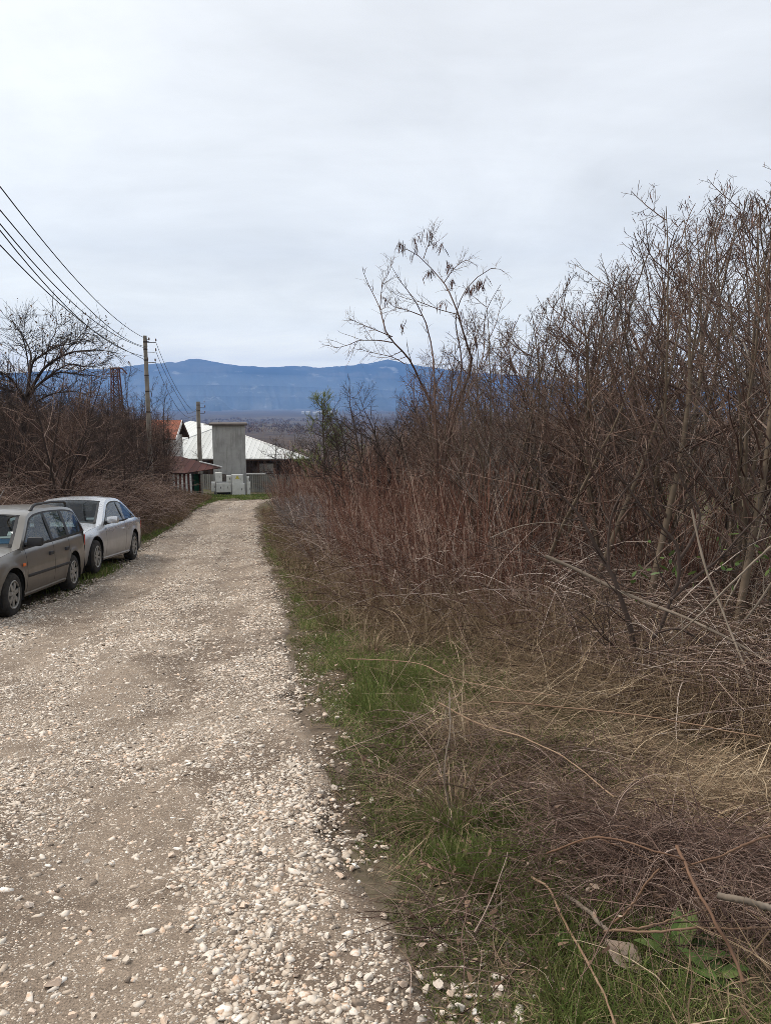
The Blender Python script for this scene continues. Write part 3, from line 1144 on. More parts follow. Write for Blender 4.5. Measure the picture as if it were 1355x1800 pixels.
# fence post behind the near car, pale mast and a few far village houses
p = at(17, 840, 22)
fp = empty('fence_post', (p.x, p.y, zg(p.x, p.y) - .2), 0, 'short wooden fence post in the brambles behind the estate car', 'post')
MB().tube([(0, 0, 0), (.01, 0, 1.2), (.0, .02, at(17, 813, 22).z - fp.location.z)], [.07, .065, .055], 7).build('shaft', mat('old grey timber', (.17, .14, .11), .95, var=.3, scale=12), fp)
p = at(463, 766, 330)
mp = empty('white_pole', (p.x, p.y, zg(p.x, p.y)), 0, 'tiny pale pole far off in the fields right of the tower', 'pole')
MB().tube([(0, 0, 0), (0, 0, max(4, at(463, 743, 330).z - zg(p.x, p.y)))], [.14, .10], 6).build('shaft', concrete, mp)
for k, (px, w_, h_, yy) in enumerate([(553, 26, 12, 5650), (560, 34, 14, 5700), (567, 22, 18, 5600), (574, 40, 13, 5750), (582, 30, 16, 5700), (590, 24, 11, 5800), (541, 30, 10, 5900), (532, 22, 10, 6000)]):
    p = at(px, 722, yy)
    z = zg(p.x, yy)
    hs = gable_house('village_house', p.x - w_ / 2, p.x + w_ / 2, yy, yy + 16, z - 4, z + h_ + 6, z + h_ + 11, 'tiny white house in the far village under the mountains', boards=False, roof_m=white_wall)
    hs['group'] = 'far village houses'
# ================================================================ the two parked cars
tyre_m = mat('dusty tyre rubber', (.030, .028, .026), .9, var=.5, scale=9)
rim_m = mat('dull wheel silver', (.36, .35, .33), .5, .5, var2=(.22, .21, .19), scale=14)
black_plastic = mat('faded black plastic', (.028, .028, .030), .55, var=.25, scale=8)
seat_m = mat('grey seat cloth', (.065, .065, .07), .95)
headlining = mat('light headlining', (.35, .34, .31), .95)
orange_m = mat('orange lens', (.65, .13, .02), .25, spec=.5)
red_lens = mat('red lens', (.32, .015, .012), .25, spec=.5)
paper_m = mat('white paper', (.75, .75, .73), .8)
bluep_m = mat('blue paper', (.06, .22, .42), .7)


def paint_mat(name, col, dirt, metal=.55, rough=.34):
    m = bpy.data.materials.new(name)
    m.use_nodes = True
    t = NT(m.node_tree)
    b = m.node_tree.nodes['Principled BSDF']
    b.inputs['Metallic'].default_value = metal
    b.inputs['Coat Weight'].default_value = .6
    b.inputs['Coat Roughness'].default_value = .06
    P = t.n('ShaderNodeTexCoord').outputs['Object']
    z = t.n('ShaderNodeSeparateXYZ', {0: P}).outputs[2]
    nf = t.noise(P, 5, 5, .65)
    d = t.math('ADD', t.rng(z, .22, .80, .95, 0), t.math('MULTIPLY', t.math('SUBTRACT', nf, .5), .6), clamp=True)
    t.put(b.inputs['Base Color'], t.mix(t.math('MULTIPLY', d, .9), col, dirt))
    t.put(b.inputs['Roughness'], t.math('ADD', rough, t.math('MULTIPLY', d, .4), clamp=True))
    t.put(b.inputs['Coat Weight'], t.math('SUBTRACT', .6, t.math('MULTIPLY', d, .6), clamp=True))
    return m


def glass_mat(name, tintc):
    m = bpy.data.materials.new(name)
    m.use_nodes = True
    nt = m.node_tree
    nt.nodes.clear()
    t = NT(nt)
    tr = t.n('ShaderNodeBsdfTransparent', {'Color': tintc})
    gl = t.n('ShaderNodeBsdfGlossy', {'Color': (.9, .92, .95), 'Roughness': .03})
    lw = t.n('ShaderNodeLayerWeight', {'Blend': .5}).outputs['Facing']
    f = t.math('ADD', .035, t.math('MULTIPLY', t.math('POWER', lw, 5.0), .8), clamp=True)
    mx = t.n('ShaderNodeMixShader', {0: f, 1: tr.outputs[0], 2: gl.outputs[0]})
    t.n('ShaderNodeOutputMaterial', {'Surface': mx.outputs[0]})
    return m


glass_m = glass_mat('tinted car glass', (.50, .58, .57))
glass_dk = glass_mat('darker car glass', (.36, .42, .44))


def grid_mesh(name, G, mat_, parent, smooth=True):
    """G: (n, m, 3)"""
    n, m = G.shape[:2]
    i, j = np.meshgrid(np.arange(n - 1), np.arange(m - 1), indexing='ij')
    q = np.stack([i * m + j, i * m + j + 1, (i + 1) * m + j + 1, (i + 1) * m + j], -1).reshape(-1, 4)
    return link(name, np_mesh(name, G.reshape(-1, 3), q), mat_, parent, smooth=smooth)


def make_wheel(parent, x, y, R, wdt, spokes, style):
    s = 1 if y > 0 else -1
    w = empty('wheel', (x, y, R), 0)
    w.parent = parent
    prof = [(.64, -.5), (.80, -.52), (.93, -.46), (.985, -.34), (1.0, -.2), (1.0, .2), (.985, .34), (.93, .46), (.80, .52), (.64, .5)]
    n = 40
    a = np.linspace(0, 2 * PI, n + 1)
    G = np.array([[(R * r * math.cos(t), wdt * v, R * r * math.sin(t)) for r, v in prof] for t in a])
    grid_mesh('tyre', G, tyre_m, w)
    mb = MB()
    yo = s * wdt * .46
    mb.cyl((0, s * wdt * .15, 0), (0, s * wdt * .22, 0), R * .64, seg=32)
    bk = mb.build('hub_back', dark_gap, w)
    mb = MB()
    ring = []
    for k in range(33):
        t = 2 * PI * k / 32
        ring.append((R * .61 * math.cos(t), yo * .98, R * .61 * math.sin(t)))
    mb.tube(ring, R * .055, 6)
    mb.cyl((0, s * wdt * .25, 0), (0, yo * 1.0, 0), R * .19, R * .13, seg=16)
    for k in range(spokes):
        t = 2 * PI * k / spokes + .2
        c, sn = math.cos(t), math.sin(t)
        L = R * .46
        mb2 = mb.box((c * R * .37, yo * .90, sn * R * .37), (L, wdt * .12, R * (.20 if style == 'wide' else .15)), ry=-t, bevel=R * .03)
    mb.build('rim', rim_m, w, smooth=True)
    return w


def make_car(name, label, cat, C):
    root = empty(name, (0, 0, 0), 0, label, cat)
    paint = C['paint']
    Lf, Lr, W2 = C['front'], C['rear'], C['W'] / 2
    fa, ra, R = C['fa'], C['ra'], C['R']
    RA = R + .065
    zs, zc, plan = Pchip(C['shoulder']), Pchip(C['hood']), Pchip(C['plan'])
    prof_z = np.array([.20, .27, .36, .48, .58, .70, .80])
    prof_y = np.array([.93, .955, .98, .995, 1.0, .99, .975])

    def side_y(x, z):
        base = np.interp(z, prof_z, prof_y)
        k = np.clip((z - (zs(x) - .14)) / .14, 0, 1)
        y = plan(x) * W2 * (base - .055 * k ** 2.2)
        for ax in (fa, ra):
            d = np.hypot(x - ax, z - R)
            y = y + .016 * np.exp(-((d - RA) / .06) ** 2) * (z > R * .7)
        return y

    def bottom(x):
        zb = np.full_like(x, C['sill'])
        zb = np.where((x > fa + RA) | (x < ra - RA), C['bump'], zb)
        for ax in (fa, ra):
            dx = np.abs(x - ax)
            arch = R + np.sqrt(np.maximum(RA ** 2 - dx ** 2, 0))
            zb = np.where(dx < RA, np.maximum(zb, arch * (dx < RA)), zb)
        return zb

    def stations(x0, x1):
        n = max(4, int((x0 - x1) / .025))
        xs = set(np.linspace(x0, x1, n))
        for ax in (fa, ra):
            for k in np.linspace(0, PI, 25):
                v = ax + RA * math.cos(k)
                if x1 < v < x0:
                    xs.add(v)
        return np.array(sorted(xs))

    def skin(x0, x1, s, shrink=1.0, zlo=None, zhi=None):
        xs = stations(x0, x1)
        zb, zt = bottom(xs), zs(xs)
        if zlo is not None: zb = np.maximum(zb, zlo)
        if zhi is not None: zt = np.minimum(zt, zhi)
        t = np.linspace(0, 1, 16)
        Z = zb[:, None] + (zt - zb)[:, None] * t[None, :]
        Y = side_y(np.repeat(xs[:, None], 16, 1), Z) * shrink
        return np.stack([np.repeat(xs[:, None], 16, 1), s * Y, Z], -1)

    gap = .006
    for s in (1, -1):
        seams = C['seams']            # x of front door front, (front/rear door), rear edge of last door
        names = ['front_wing'] + ['door'] * (len(seams) - 1) + ['rear_wing']
        edges = [Lf - .30] + seams + [Lr + .22]
        for nm, a, b in zip(names, edges[:-1], edges[1:]):
            o = grid_mesh(nm, skin(a - gap, b + gap, s), paint, root)
            if nm == 'door':
                hx = b + .17
                yy = float(side_y(np.array(hx), np.array(C['hz'])))
                mb = MB()
                mb.box((hx, s * (yy + .012), C['hz']), (.15, .035, .035 if C['style'] == 'thin' else .055), bevel=.008)
                mb.build('handle', C['handle_m'], o)
        # sill, inner dark shell, moulding
        xs = np.linspace(fa - RA - .02, ra + RA + .02, 20)
        mb = MB()
        mb.tube([(x, s * (float(side_y(np.array(x), np.array(.25))) - .03), C['sill'] + .01) for x in xs], .045, 6)
        mb.build('sill', C['sill_m'], root, smooth=True)
        if C.get('strip'):
            for a, b in zip(C['seams'][:-1], C['seams'][1:]):
                xs = np.linspace(a - .02, b + .02, 14)
                G = np.array([[(x, s * (float(side_y(np.array(x), np.array(z))) + .012 * (1 - abs(k - 1))  + .003), z) for k, z in enumerate((C['strip'] - .022, C['strip'], C['strip'] + .022))] for x in xs])
                grid_mesh('side_moulding', G, black_plastic, root)
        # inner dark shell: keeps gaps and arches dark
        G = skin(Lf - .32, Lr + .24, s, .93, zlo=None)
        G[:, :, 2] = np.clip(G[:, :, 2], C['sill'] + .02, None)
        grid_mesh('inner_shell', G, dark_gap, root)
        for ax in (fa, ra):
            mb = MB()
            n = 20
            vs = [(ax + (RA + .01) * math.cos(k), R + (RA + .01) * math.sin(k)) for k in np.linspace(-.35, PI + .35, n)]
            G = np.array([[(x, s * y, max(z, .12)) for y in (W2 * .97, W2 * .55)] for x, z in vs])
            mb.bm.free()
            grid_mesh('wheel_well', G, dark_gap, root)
    # top deck: bonnet and boot
    def deck(x0, x1, nm, m_):
        xs = np.linspace(x0, x1, 26)
        tt = np.linspace(-1, 1, 21)
        G = []
        for x in xs:
            ye = float(side_y(np.array(x), np.array(float(zs(x))))) - .004
            ze, zm = float(zs(x)) + .002, float(zc(x))
            G.append([(x, t * ye, ze + (zm - ze) * (1 - abs(t) ** 2.6)) for t in tt])
        return grid_mesh(nm, np.array(G), m_, root)
    deck(Lf - .30, C['ws_base'] - .25, 'bonnet', paint)
    if C['boot'] is not None:
        deck(C['boot'] + .35, Lr + .22, 'boot_lid', paint)
    # bumpers and end caps: lofted noses
    def nose(x0, x1, m_low, m_up, front):
        xs = np.linspace(x0, x1, 12)
        tt = np.linspace(0, 1, 18)
        lo, hi = [], []
        zsplit = C['bsplit']
        for k, x in enumerate(xs):
            pl = math.sqrt(max(0, 1 - (k / 11) ** 2.4))
            row_l, row_h = [], []
            for a in np.linspace(-1, 1, 25):
                f = abs(a)
                ye = a * W2 * float(plan(x0)) * .985 * (1.0)
                xe = x0 + (x1 - x0) * (1 - f ** 3.2)
                row_l.append((xe, ye)); row_h.append((xe, ye))
            lo.append(row_l)
        base = np.array(lo[0])
        def wall(z0, z1, m_, nm, bulge):
            zsn = np.linspace(z0, z1, 10)
            G = []
            for z in zsn:
                q = (z - z0) / (z1 - z0)
                k = bulge * math.sin(q * PI) - (.16 * max(0, (z - .62) / .35) ** 1.3 if front else .05 * max(0, (z - .6) / .4))
                G.append([(bx + (k if x1 > x0 else -k) * (1 - .5 * abs(by) / W2), by * (1 + .008 * math.sin(q * PI)), z) for bx, by in base])
            grid_mesh(nm, np.array(G), m_, root)
        ztop = float(zs(x0)) + .01
        wall(C['bump'], zsplit, m_low, 'bumper', .035)
        wall(zsplit + .004, ztop, m_up, 'nose_panel' if front else 'tailgate', .01)
        # lid joining the top edge of the cap to the deck
    nose(Lf - .30, Lf, C['bump_m'], paint, True)
    nose(Lr + .22, Lr, C['bump_m'], paint, False)
    xs = np.linspace(Lf - .30, Lf - .07, 8)
    for s in (1, -1):
        mb = MB()
        z = float(zs(Lf - .3)) - .10
        mb.box((Lf - .16, s * W2 * .60, z), (.14, .34, .14), rz=-s * .18, bevel=.03)
        hl = mb.build('headlight', mat('clear lamp lens', (.55, .56, .56), .12, .3, spec=.6), root, smooth=True)
        mb = MB()
        mb.box((Lf - .20, s * W2 * .82, z - .01), (.10, .10, .12), rz=-s * .3, bevel=.015)
        mb.build('turn_lens', mat('clear lamp lens', (.55, .56, .56), .12, .3, spec=.6), hl)
        mb = MB()
        mb.box((Lr + .14, s * (W2 * float(plan(Lr + .2)) - .125), float(zs(Lr + .3)) - .16), (.14, .20, .20), bevel=.02)
        mb.build('tail_light', red_lens, root)
    G = np.array([[(x, t * W2 * .9 * (1 if x < Lf - .2 else .8), float(zs(Lf - .3)) + .0 - .5 * max(0, x - Lf + .30) ** 1.3) for t in np.linspace(-1, 1, 9)] for x in xs])
    grid_mesh('bonnet_lip', G, paint, root)
    # ---- cabin
    cur = np.array(C['cabin'], float)       # (x, z) of the roof edge seen from the side, front to rear
    sarc = np.concatenate([[0], np.cumsum(np.hypot(np.diff(cur[:, 0]), np.diff(cur[:, 1])))])
    s_ = np.linspace(0, sarc[-1], 90)
    px_c = Pchip(list(zip(sarc, cur[:, 0])))(s_)
    pz_c = Pchip(list(zip(sarc, cur[:, 1])))(s_)
    zb0 = lambda x: zs(x) - .012
    ztop = pz_c.max()
    yb, yr = C['belt_y'], C['roof_y']
    taper = Pchip(C['taper'])

    def cab_y(x, z):
        k = np.clip((z - zb0(x)) / (ztop - .9), 0, 1.15)
        return (yb + (yr - yb) * k ** 1.12) * taper(x)
    ye = cab_y(px_c, pz_c)
    i0, i1 = np.searchsorted(s_, C['s_ws'] * sarc[-1]), np.searchsorted(s_, C['s_rw'] * sarc[-1])
    tt = np.linspace(-1, 1, 33)
    G = np.zeros((90, 33, 3))
    bowx = np.where(s_ < s_[i0], .13, np.where(s_ > s_[i1], -.06, np.interp(s_, [s_[i0], s_[i0] + .35, s_[i1] - .2, s_[i1]], [.13, 0, 0, -.06])))
    for j, t in enumerate(tt):
        q = 1 - abs(t) ** 2.2
        G[:, j, 0] = px_c + bowx * q
        G[:, j, 1] = t * ye
        G[:, j, 2] = pz_c + .045 * q * np.clip((pz_c - .95) / .3, 0, 1)
    J = 33
    e1 = 2
    sections = [('windscreen', 2, i0 - 1, e1 + 1, J - e1 - 1, C['glass']), ('rear_window', i1 + 2, 87, e1 + 1, J - e1 - 1, C['glass'])]
    for nm, a, b, ja, jb, m_ in sections:
        grid_mesh(nm, G[a:b + 1, ja:jb], m_, root)
    grid_mesh('roof', G[i0:i1 + 1], paint, root)
    for nm, a, b in (('windscreen_frame', 0, i0), ('rear_window_frame', i1, 89)):
        for ja, jb, m_, n2 in ((0, e1, paint, 'pillar'), (J - 1 - e1, J - 1, paint, 'pillar'), (e1 - 0, e1 + 1, black_plastic, 'seal'), (J - 2 - e1, J - 1 - e1, black_plastic, 'seal')):
            grid_mesh(n2, G[a:b + 1, ja:jb + 1], m_, root)
        w0, w1 = (i0 - 2, i0) if a == 0 else (i1, i1 + 2)
        grid_mesh('seal', G[w0:w1 + 1, e1:J - e1], black_plastic, root)
        w0, w1 = (0, 3) if a == 0 else (86, 89)
        grid_mesh('seal', G[w0:w1 + 1, e1:J - e1], black_plastic, root)
    # cowl under the windscreen
    for s in (1, -1):
        # roof-edge strip, seal and side glass
        tx, tz = np.gradient(px_c), np.gradient(pz_c)
        ln = np.hypot(tx, tz)
        nx, nz = tz / ln, -tx / ln              # towards the inside of the outline (below the roof edge)
        nx, nz = np.where(nz > 0, -nx, nx), np.where(nz > 0, -nz, nz)
        # make the offset point inwards everywhere
        cx, cz = np.interp(.5, [0, 1], [px_c.min(), px_c.max()]), .95
        sg = np.sign((cx - px_c) * tz * 1.0 + (cz - pz_c) * (-tx))
        nx, nz = tz / ln * sg, -tx / ln * sg

        def off(d):
            x = px_c + nx * d
            z = np.maximum(pz_c + nz * d, zb0(x))
            return np.stack([x, s * (cab_y(x, z) + .004), z], -1)
        e = C['edge']
        P0, P1, P2 = np.stack([px_c, s * ye, pz_c], -1), off(e), off(e + .028)
        lo, hi = 3, 86
        grid_mesh('roof_edge', np.stack([P0, P1], 1), paint, root)
        grid_mesh('seal', np.stack([P1, P2], 1)[lo:hi], black_plastic, root)
        B = P2.copy()
        B[:, 2] = zb0(B[:, 0]) + .012
        B[:, 1] = s * (cab_y(B[:, 0], B[:, 2]) + .004)
        xa, xb_ = C['win_x']
        for a, b in C['windows']:
            k = [i for i in range(90) if b - .001 <= P2[i, 0] <= a + .001]
            if len(k) < 2:
                continue
            top, bot = P2[k], B[k]
            rows = np.stack([bot + (top - bot) * q for q in np.linspace(0, 1, 5)], 1)
            grid_mesh('side_window', rows, C['glass'], root)
        for a, b, m_ in C['posts']:
            k = [i for i in range(90) if b - .02 <= P2[i, 0] <= a + .02]
            zt_a, zt_b = np.interp(a, P2[::-1, 0], P2[::-1, 2]), np.interp(b, P2[::-1, 0], P2[::-1, 2])
            rows = []
            for x, zt_ in ((a, zt_a), (b, zt_b)):
                col_ = []
                for q in np.linspace(0, 1, 6):
                    z = float(zb0(x)) + .012 + (zt_ - float(zb0(x)) - .012) * q
                    col_.append((x, s * (float(cab_y(np.array(x), np.array(z))) + .009), z))
                rows.append(col_)
            grid_mesh('window_post', np.array(rows), m_, root)
        xs = np.linspace(xa, xb_, 20)
        Gb = np.array([[(x, s * (float(cab_y(np.array(x), np.array(float(zb0(x)) + .02))) + .012), float(zb0(x)) + dz) for dz in (-.014, .022)] for x in xs])
        grid_mesh('belt_trim', Gb, black_plastic, root)
        # shoulder shelf closing the step between side skin and glass
        xs = np.linspace(C['ws_base'] + .02, cur[-1, 0] - .02, 40)
        Gs = np.array([[(x, s * (float(side_y(np.array(x), zs(np.array(x)))) - .002), float(zs(x)) - .001), (x, s * (float(cab_y(np.array(x), np.array(float(zb0(x)) + .01))) - .01), float(zs(x)) + .003)] for x in xs])
        grid_mesh('shoulder', Gs, paint, root)
        # mirror
        mx = C['mirror_x']
        my = float(side_y(np.array(mx), zs(np.array(mx)))) + .13
        mz = float(zs(mx)) + .075
        mb = MB()
        mb.box((mx, s * my, mz), (.12, .22, .135), bevel=.045)
        mr = mb.build('mirror', C['mirror_m'], root, smooth=True)
        mb = MB()
        mb.tube([(mx + .02, s * (my - .19), mz - .055), (mx, s * (my - .05), mz - .03)], .032, 8)
        mb.build('mirror_arm', black_plastic, mr)
        mb = MB()
        mb.box((mx - .063, s * my, mz), (.006, .17, .095))
        mb.build('mirror_glass', mat('mirror glass', (.5, .52, .55), .05, .9), mr)
    # ---- inside
    mb = MB()
    mb.box(((C['ws_base'] + cur[-1, 0]) / 2, 0, .42), (C['ws_base'] - cur[-1, 0] - .2, C['W'] * .82, .08))
    mb.build('floor_pan', dark_gap, root)
    mb = MB()
    mb.box((C['ws_base'] - .28, 0, .80), (.42, C['W'] * .78, .16), bevel=.05)
    mb.build('dashboard', seat_m, root, smooth=True)
    for (sx, sy, wd) in C['seats']:
        st = empty('seat', (sx, sy, 0))
        st.parent = root
        mb = MB(); mb.box((.08, 0, .52), (.46, wd, .16), bevel=.05); mb.build('cushion', seat_m, st, smooth=True)
        mb = MB(); mb.box((-.18, 0, .82), (.14, wd, .56), ry=-.2, bevel=.05); mb.build('backrest', seat_m, st, smooth=True)
        for hy in ([0] if wd < .7 else [-.36, .36]):
            mb = MB(); mb.box((-.25, hy, 1.17), (.09, .26, .17), bevel=.035); mb.build('headrest', seat_m, st, smooth=True)
    sw = [(C['ws_base'] - .58 + .07 * math.sin(k), .36 + .18 * math.cos(k), .86 + .17 * math.sin(k)) for k in np.linspace(0, 2 * PI, 25)]
    mb = MB(); mb.tube(sw, .014, 6)
    mb.box((C['ws_base'] - .58, .36, .86), (.05, .32, .06), bevel=.015)
    mb.build('steering_wheel', black_plastic, root)
    for k in range(2):
        mb = MB()
        y0 = .30 - .62 * k
        mb.tube([(C['ws_base'] + .05, y0, float(zs(C['ws_base'])) + .045), (C['ws_base'] - .06, y0 - .22, float(zs(C['ws_base'])) + .10), (C['ws_base'] - .10, y0 - .48, float(zs(C['ws_base'])) + .115)], .011, 5)
        mb.build('wiper', black_plastic, root)
    for ax in (fa, ra):
        for s in (1, -1):
            make_wheel(root, ax, s * (W2 - .115), R, .19, C['spokes'], C['style'])
    return root


paint_beige = paint_mat('dusty champagne paint', (.205, .190, .168), (.135, .115, .095))
paint_silver = paint_mat('silver paint', (.58, .595, .62), (.28, .26, .235), .62, .26)

wagon = make_car('estate_car', 'beige grey estate car with black roof rails, nearest of the two parked cars', 'car', dict(
    paint=paint_beige, front=2.14, rear=-2.14, W=1.69, fa=1.31, ra=-1.21, R=.305, sill=.235, bump=.20, bsplit=.56,
    shoulder=[(-2.2, .93), (-2.0, .955), (-1.0, .945), (.2, .925), (.95, .90), (1.5, .845), (1.84, .77), (2.14, .66)],
    hood=[(-2.2, .96), (.0, .98), (.95, .965), (1.5, .90), (1.84, .815), (2.14, .68)],
    plan=[(-2.2, .90), (-1.8, .955), (-1.0, .995), (0, 1.0), (1.0, .99), (1.5, .965), (1.84, .915), (2.14, .80)],
    seams=[.83, -.28, -1.02], hz=.745, handle_m=black_plastic, style='wide', sill_m=paint_beige, strip=.50, bump_m=black_plastic,
    ws_base=1.02, boot=None, cabin=[(.98, .905), (.55, 1.19), (.30, 1.345), (.02, 1.405), (-.5, 1.43), (-1.1, 1.425), (-1.55, 1.40), (-1.80, 1.345), (-1.94, 1.16), (-2.07, .955)],
    belt_y=.795, roof_y=.605, taper=[(-2.2, .93), (-1.5, .975), (-.5, 1.0), (1.0, .985)], s_ws=.235, s_rw=.795, edge=.045, glass=glass_m,
    win_x=(.85, -1.95), windows=[(.80, -.24), (-.33, -1.0), (-1.12, -1.85)], posts=[(-.235, -.335, black_plastic), (-.995, -1.125, black_plastic)],
    mirror_x=.70, mirror_m=black_plastic, seats=[(.05, .36, .5), (.05, -.36, .5), (-.85, 0, 1.25)], spokes=7))
for s in (1, -1):
    mb = MB()
    pts = [(.02, s * .585, 1.40), (-.06, s * .59, 1.465), (-.16, s * .595, 1.495), (-.9, s * .60, 1.515), (-1.48, s * .585, 1.50), (-1.58, s * .58, 1.47), (-1.62, s * .575, 1.385)]
    mb.tube(pts, [.030, .026, .022, .021, .022, .026, .032], 8)
    mb.build('roof_rail', black_plastic, wagon, smooth=True)
    mb = MB()
    mb.box((.98, s * (.845 * .99 + .012), .68), (.085, .02, .045), bevel=.008)
    mb.build('side_repeater', orange_m, wagon)
MB().tube([(-.15, 0, 1.47), (-.50, 0, 1.72)], .006, 5).build('antenna', black_plastic, wagon)
MB().box((.80, .50, 1.00), (.02, .19, .085), ry=-.75, rz=.15).build('blue_card', bluep_m, wagon)
MB().box((.785, .52, 1.055), (.02, .21, .025), ry=-.75, rz=.15).build('white_card', paper_m, wagon)
MB().box((.73, .565, 1.105), (.01, .07, .07), ry=-.75).build('white_sticker', paper_m, wagon)

coupe = make_car('coupe', 'silver two-door coupe parked behind the beige estate car', 'car', dict(
    paint=paint_silver, front=2.285, rear=-2.285, W=1.72, fa=1.465, ra=-1.225, R=.315, sill=.235, bump=.19, bsplit=.52,
    shoulder=[(-2.3, .80), (-2.05, .90), (-1.6, .935), (-.8, .93), (.2, .905), (.9, .885), (1.5, .835), (1.98, .745), (2.29, .62)],
    hood=[(-2.3, .83), (-2.05, .93), (-1.5, .975), (0, .98), (.9, .95), (1.5, .895), (1.98, .79), (2.29, .64)],
    plan=[(-2.3, .84), (-1.9, .93), (-1.2, .99), (0, 1.0), (.9, .985), (1.5, .955), (1.98, .90), (2.29, .76)],
    seams=[.86, -.52], hz=.755, handle_m=paint_silver, style='thin', sill_m=paint_silver, strip=None, bump_m=paint_silver,
    ws_base=1.0, boot=-1.75, cabin=[(1.0, .89), (.45, 1.18), (.16, 1.315), (-.15, 1.375), (-.5, 1.385), (-.85, 1.35), (-1.2, 1.24), (-1.5, 1.09), (-1.85, .945)],
    belt_y=.80, roof_y=.575, taper=[(-2.3, .86), (-1.4, .93), (-.5, 1.0), (1.0, .98)], s_ws=.305, s_rw=.66, edge=.060, glass=glass_dk,
    win_x=(.80, -1.35), windows=[(.78, -.44), (-.47, -1.35)], posts=[(-.435, -.475, black_plastic)],
    mirror_x=.70, mirror_m=paint_silver, seats=[(.0, .37, .5), (.0, -.37, .5), (-.85, 0, 1.15)], spokes=8))
MB().box((.80, .52, .995), (.02, .16, .05), ry=-.8).build('white_card', paper_m, coupe)


def place_car(root, fx, fy, rx, ry, C_fa, C_ra, W2, dF, dR, sc):
    F, R_ = at(fx, fy, dF), at(rx, ry, dR)
    f = (F - R_)
    print('car', root.name, 'wheelbase', f.length, 'want', C_fa - C_ra, 'zg', zg(F.x, F.y), F.z, zg(R_.x, R_.y), R_.z)
    X = f.normalized()
    Y = Vector((0, 0, 1)).cross(X).normalized()
    Z = X.cross(Y)
    m = Matrix((X, Y, Z)).transposed().to_4x4()
    org = F - X * C_fa - Y * W2
    root.matrix_world = Matrix.Translation(F) @ m @ Matrix.Scale(sc, 4) @ Matrix.Translation((-C_fa, -W2, 0))


place_car(wagon, 27, 1084, 123, 1041, 1.31, -1.21, .845 - .02, 10.7, 13.05, 1.045)
place_car(coupe, 173, 1008, 232.5, 986, 1.465, -1.225, .86 - .02, 15.05, 17.65, 1.075)
# ================================================================ vegetation: generators
twig_brown = tint_mat('brown twig bark', [(0, (.060, .036, .029)), (.35, (.175, .112, .086)), (.7, (.33, .245, .20)), (1, (.54, .46, .40))], noise=.45, nscale=3.0)
twig_red = tint_mat('red brown sucker bark', [(0, (.060, .025, .018)), (.4, (.155, .070, .048)), (.75, (.29, .165, .12)), (1, (.52, .41, .33))], noise=.3, nscale=3.0)
twig_grey = tint_mat('grey twig bark', [(0, (.11, .092, .088)), (.5, (.23, .20, .19)), (1, (.42, .385, .375))], noise=.3, nscale=3.0)
old_dark = tint_mat('blackish old bark', [(0, (.016, .012, .011)), (.5, (.036, .026, .023)), (1, (.085, .066, .058))], noise=.3, nscale=3.0)
twig_grey2 = tint_mat('grey brown twig bark', [(0, (.056, .042, .036)), (.35, (.155, .125, .106)), (.7, (.30, .255, .22)), (1, (.50, .45, .40))], noise=.4, nscale=3.0)
twig_dark = tint_mat('dark old bark', [(0, (.026, .018, .015)), (.5, (.070, .050, .041)), (1, (.17, .132, .112))], noise=.3, nscale=3.0)
bark_tan = tint_mat('olive brown trunk bark', [(0, (.055, .039, .027)), (.5, (.125, .094, .066)), (1, (.24, .19, .145))], noise=.7, nscale=9.0)
pod_m = tint_mat('dark seed pods', [(0, (.045, .020, .015)), (.6, (.095, .042, .032)), (1, (.16, .085, .065))], noise=.2)
cane_m = tint_mat('orange brown cane bark', [(0, (.060, .034, .024)), (.5, (.150, .086, .054)), (1, (.30, .205, .135))], noise=.9, nscale=8.0)
stick_m = tint_mat('bare dead wood', [(0, (.10, .078, .060)), (.5, (.18, .145, .112)), (1, (.31, .26, .21))], noise=.9, nscale=7.0)
straw_m = tint_mat('dead grass', [(0, (.070, .047, .031)), (.35, (.150, .102, .062)), (.7, (.285, .203, .125)), (1, (.50, .40, .275))], noise=.15, transl=.15)
grass_m = tint_mat('winter grass', [(0, (.105, .095, .036)), (.25, (.092, .112, .032)), (.6, (.120, .170, .042)), (.82, (.20, .225, .070)), (1, (.38, .31, .17))], noise=.1, transl=.25)
leaf_m = tint_mat('dry fallen leaves', [(0, (.055, .034, .024)), (.5, (.14, .085, .055)), (.85, (.25, .165, .115)), (1, (.36, .28, .22))], noise=.3, nscale=20, transl=.1)
needle_m = tint_mat('pine needles', [(0, (.070, .095, .034)), (.5, (.150, .185, .062)), (1, (.26, .28, .11))], noise=.2, transl=.3)
weed_m = tint_mat('weed leaves', [(0, (.045, .075, .020)), (.6, (.085, .140, .036)), (1, (.15, .20, .06))], rough=.5, noise=.25, nscale=12, transl=.2)


def unit(v):
    return v / np.maximum(np.linalg.norm(v, axis=-1, keepdims=True), 1e-9)


def grow(start, dirs, length, r0, r1, n, wig, trop, rs, pull=None):
    N = len(start)
    P = np.zeros((N, n, 3))
    pos, d = start.copy(), unit(dirs.copy())
    st = (np.broadcast_to(length, (N,)) / (n - 1))[:, None]
    for k in range(n):
        P[:, k] = pos
        d = d + rs.normal(0, wig, (N, 3))
        d[:, 2] += trop
        if pull is not None:
            d = d + pull
        d = unit(d)
        pos = pos + d * st
    t = np.linspace(0, 1, n)[None, :]
    R = np.broadcast_to(r0, (N,))[:, None] * (1 - t) + np.broadcast_to(r1, (N,))[:, None] * t
    return P, R


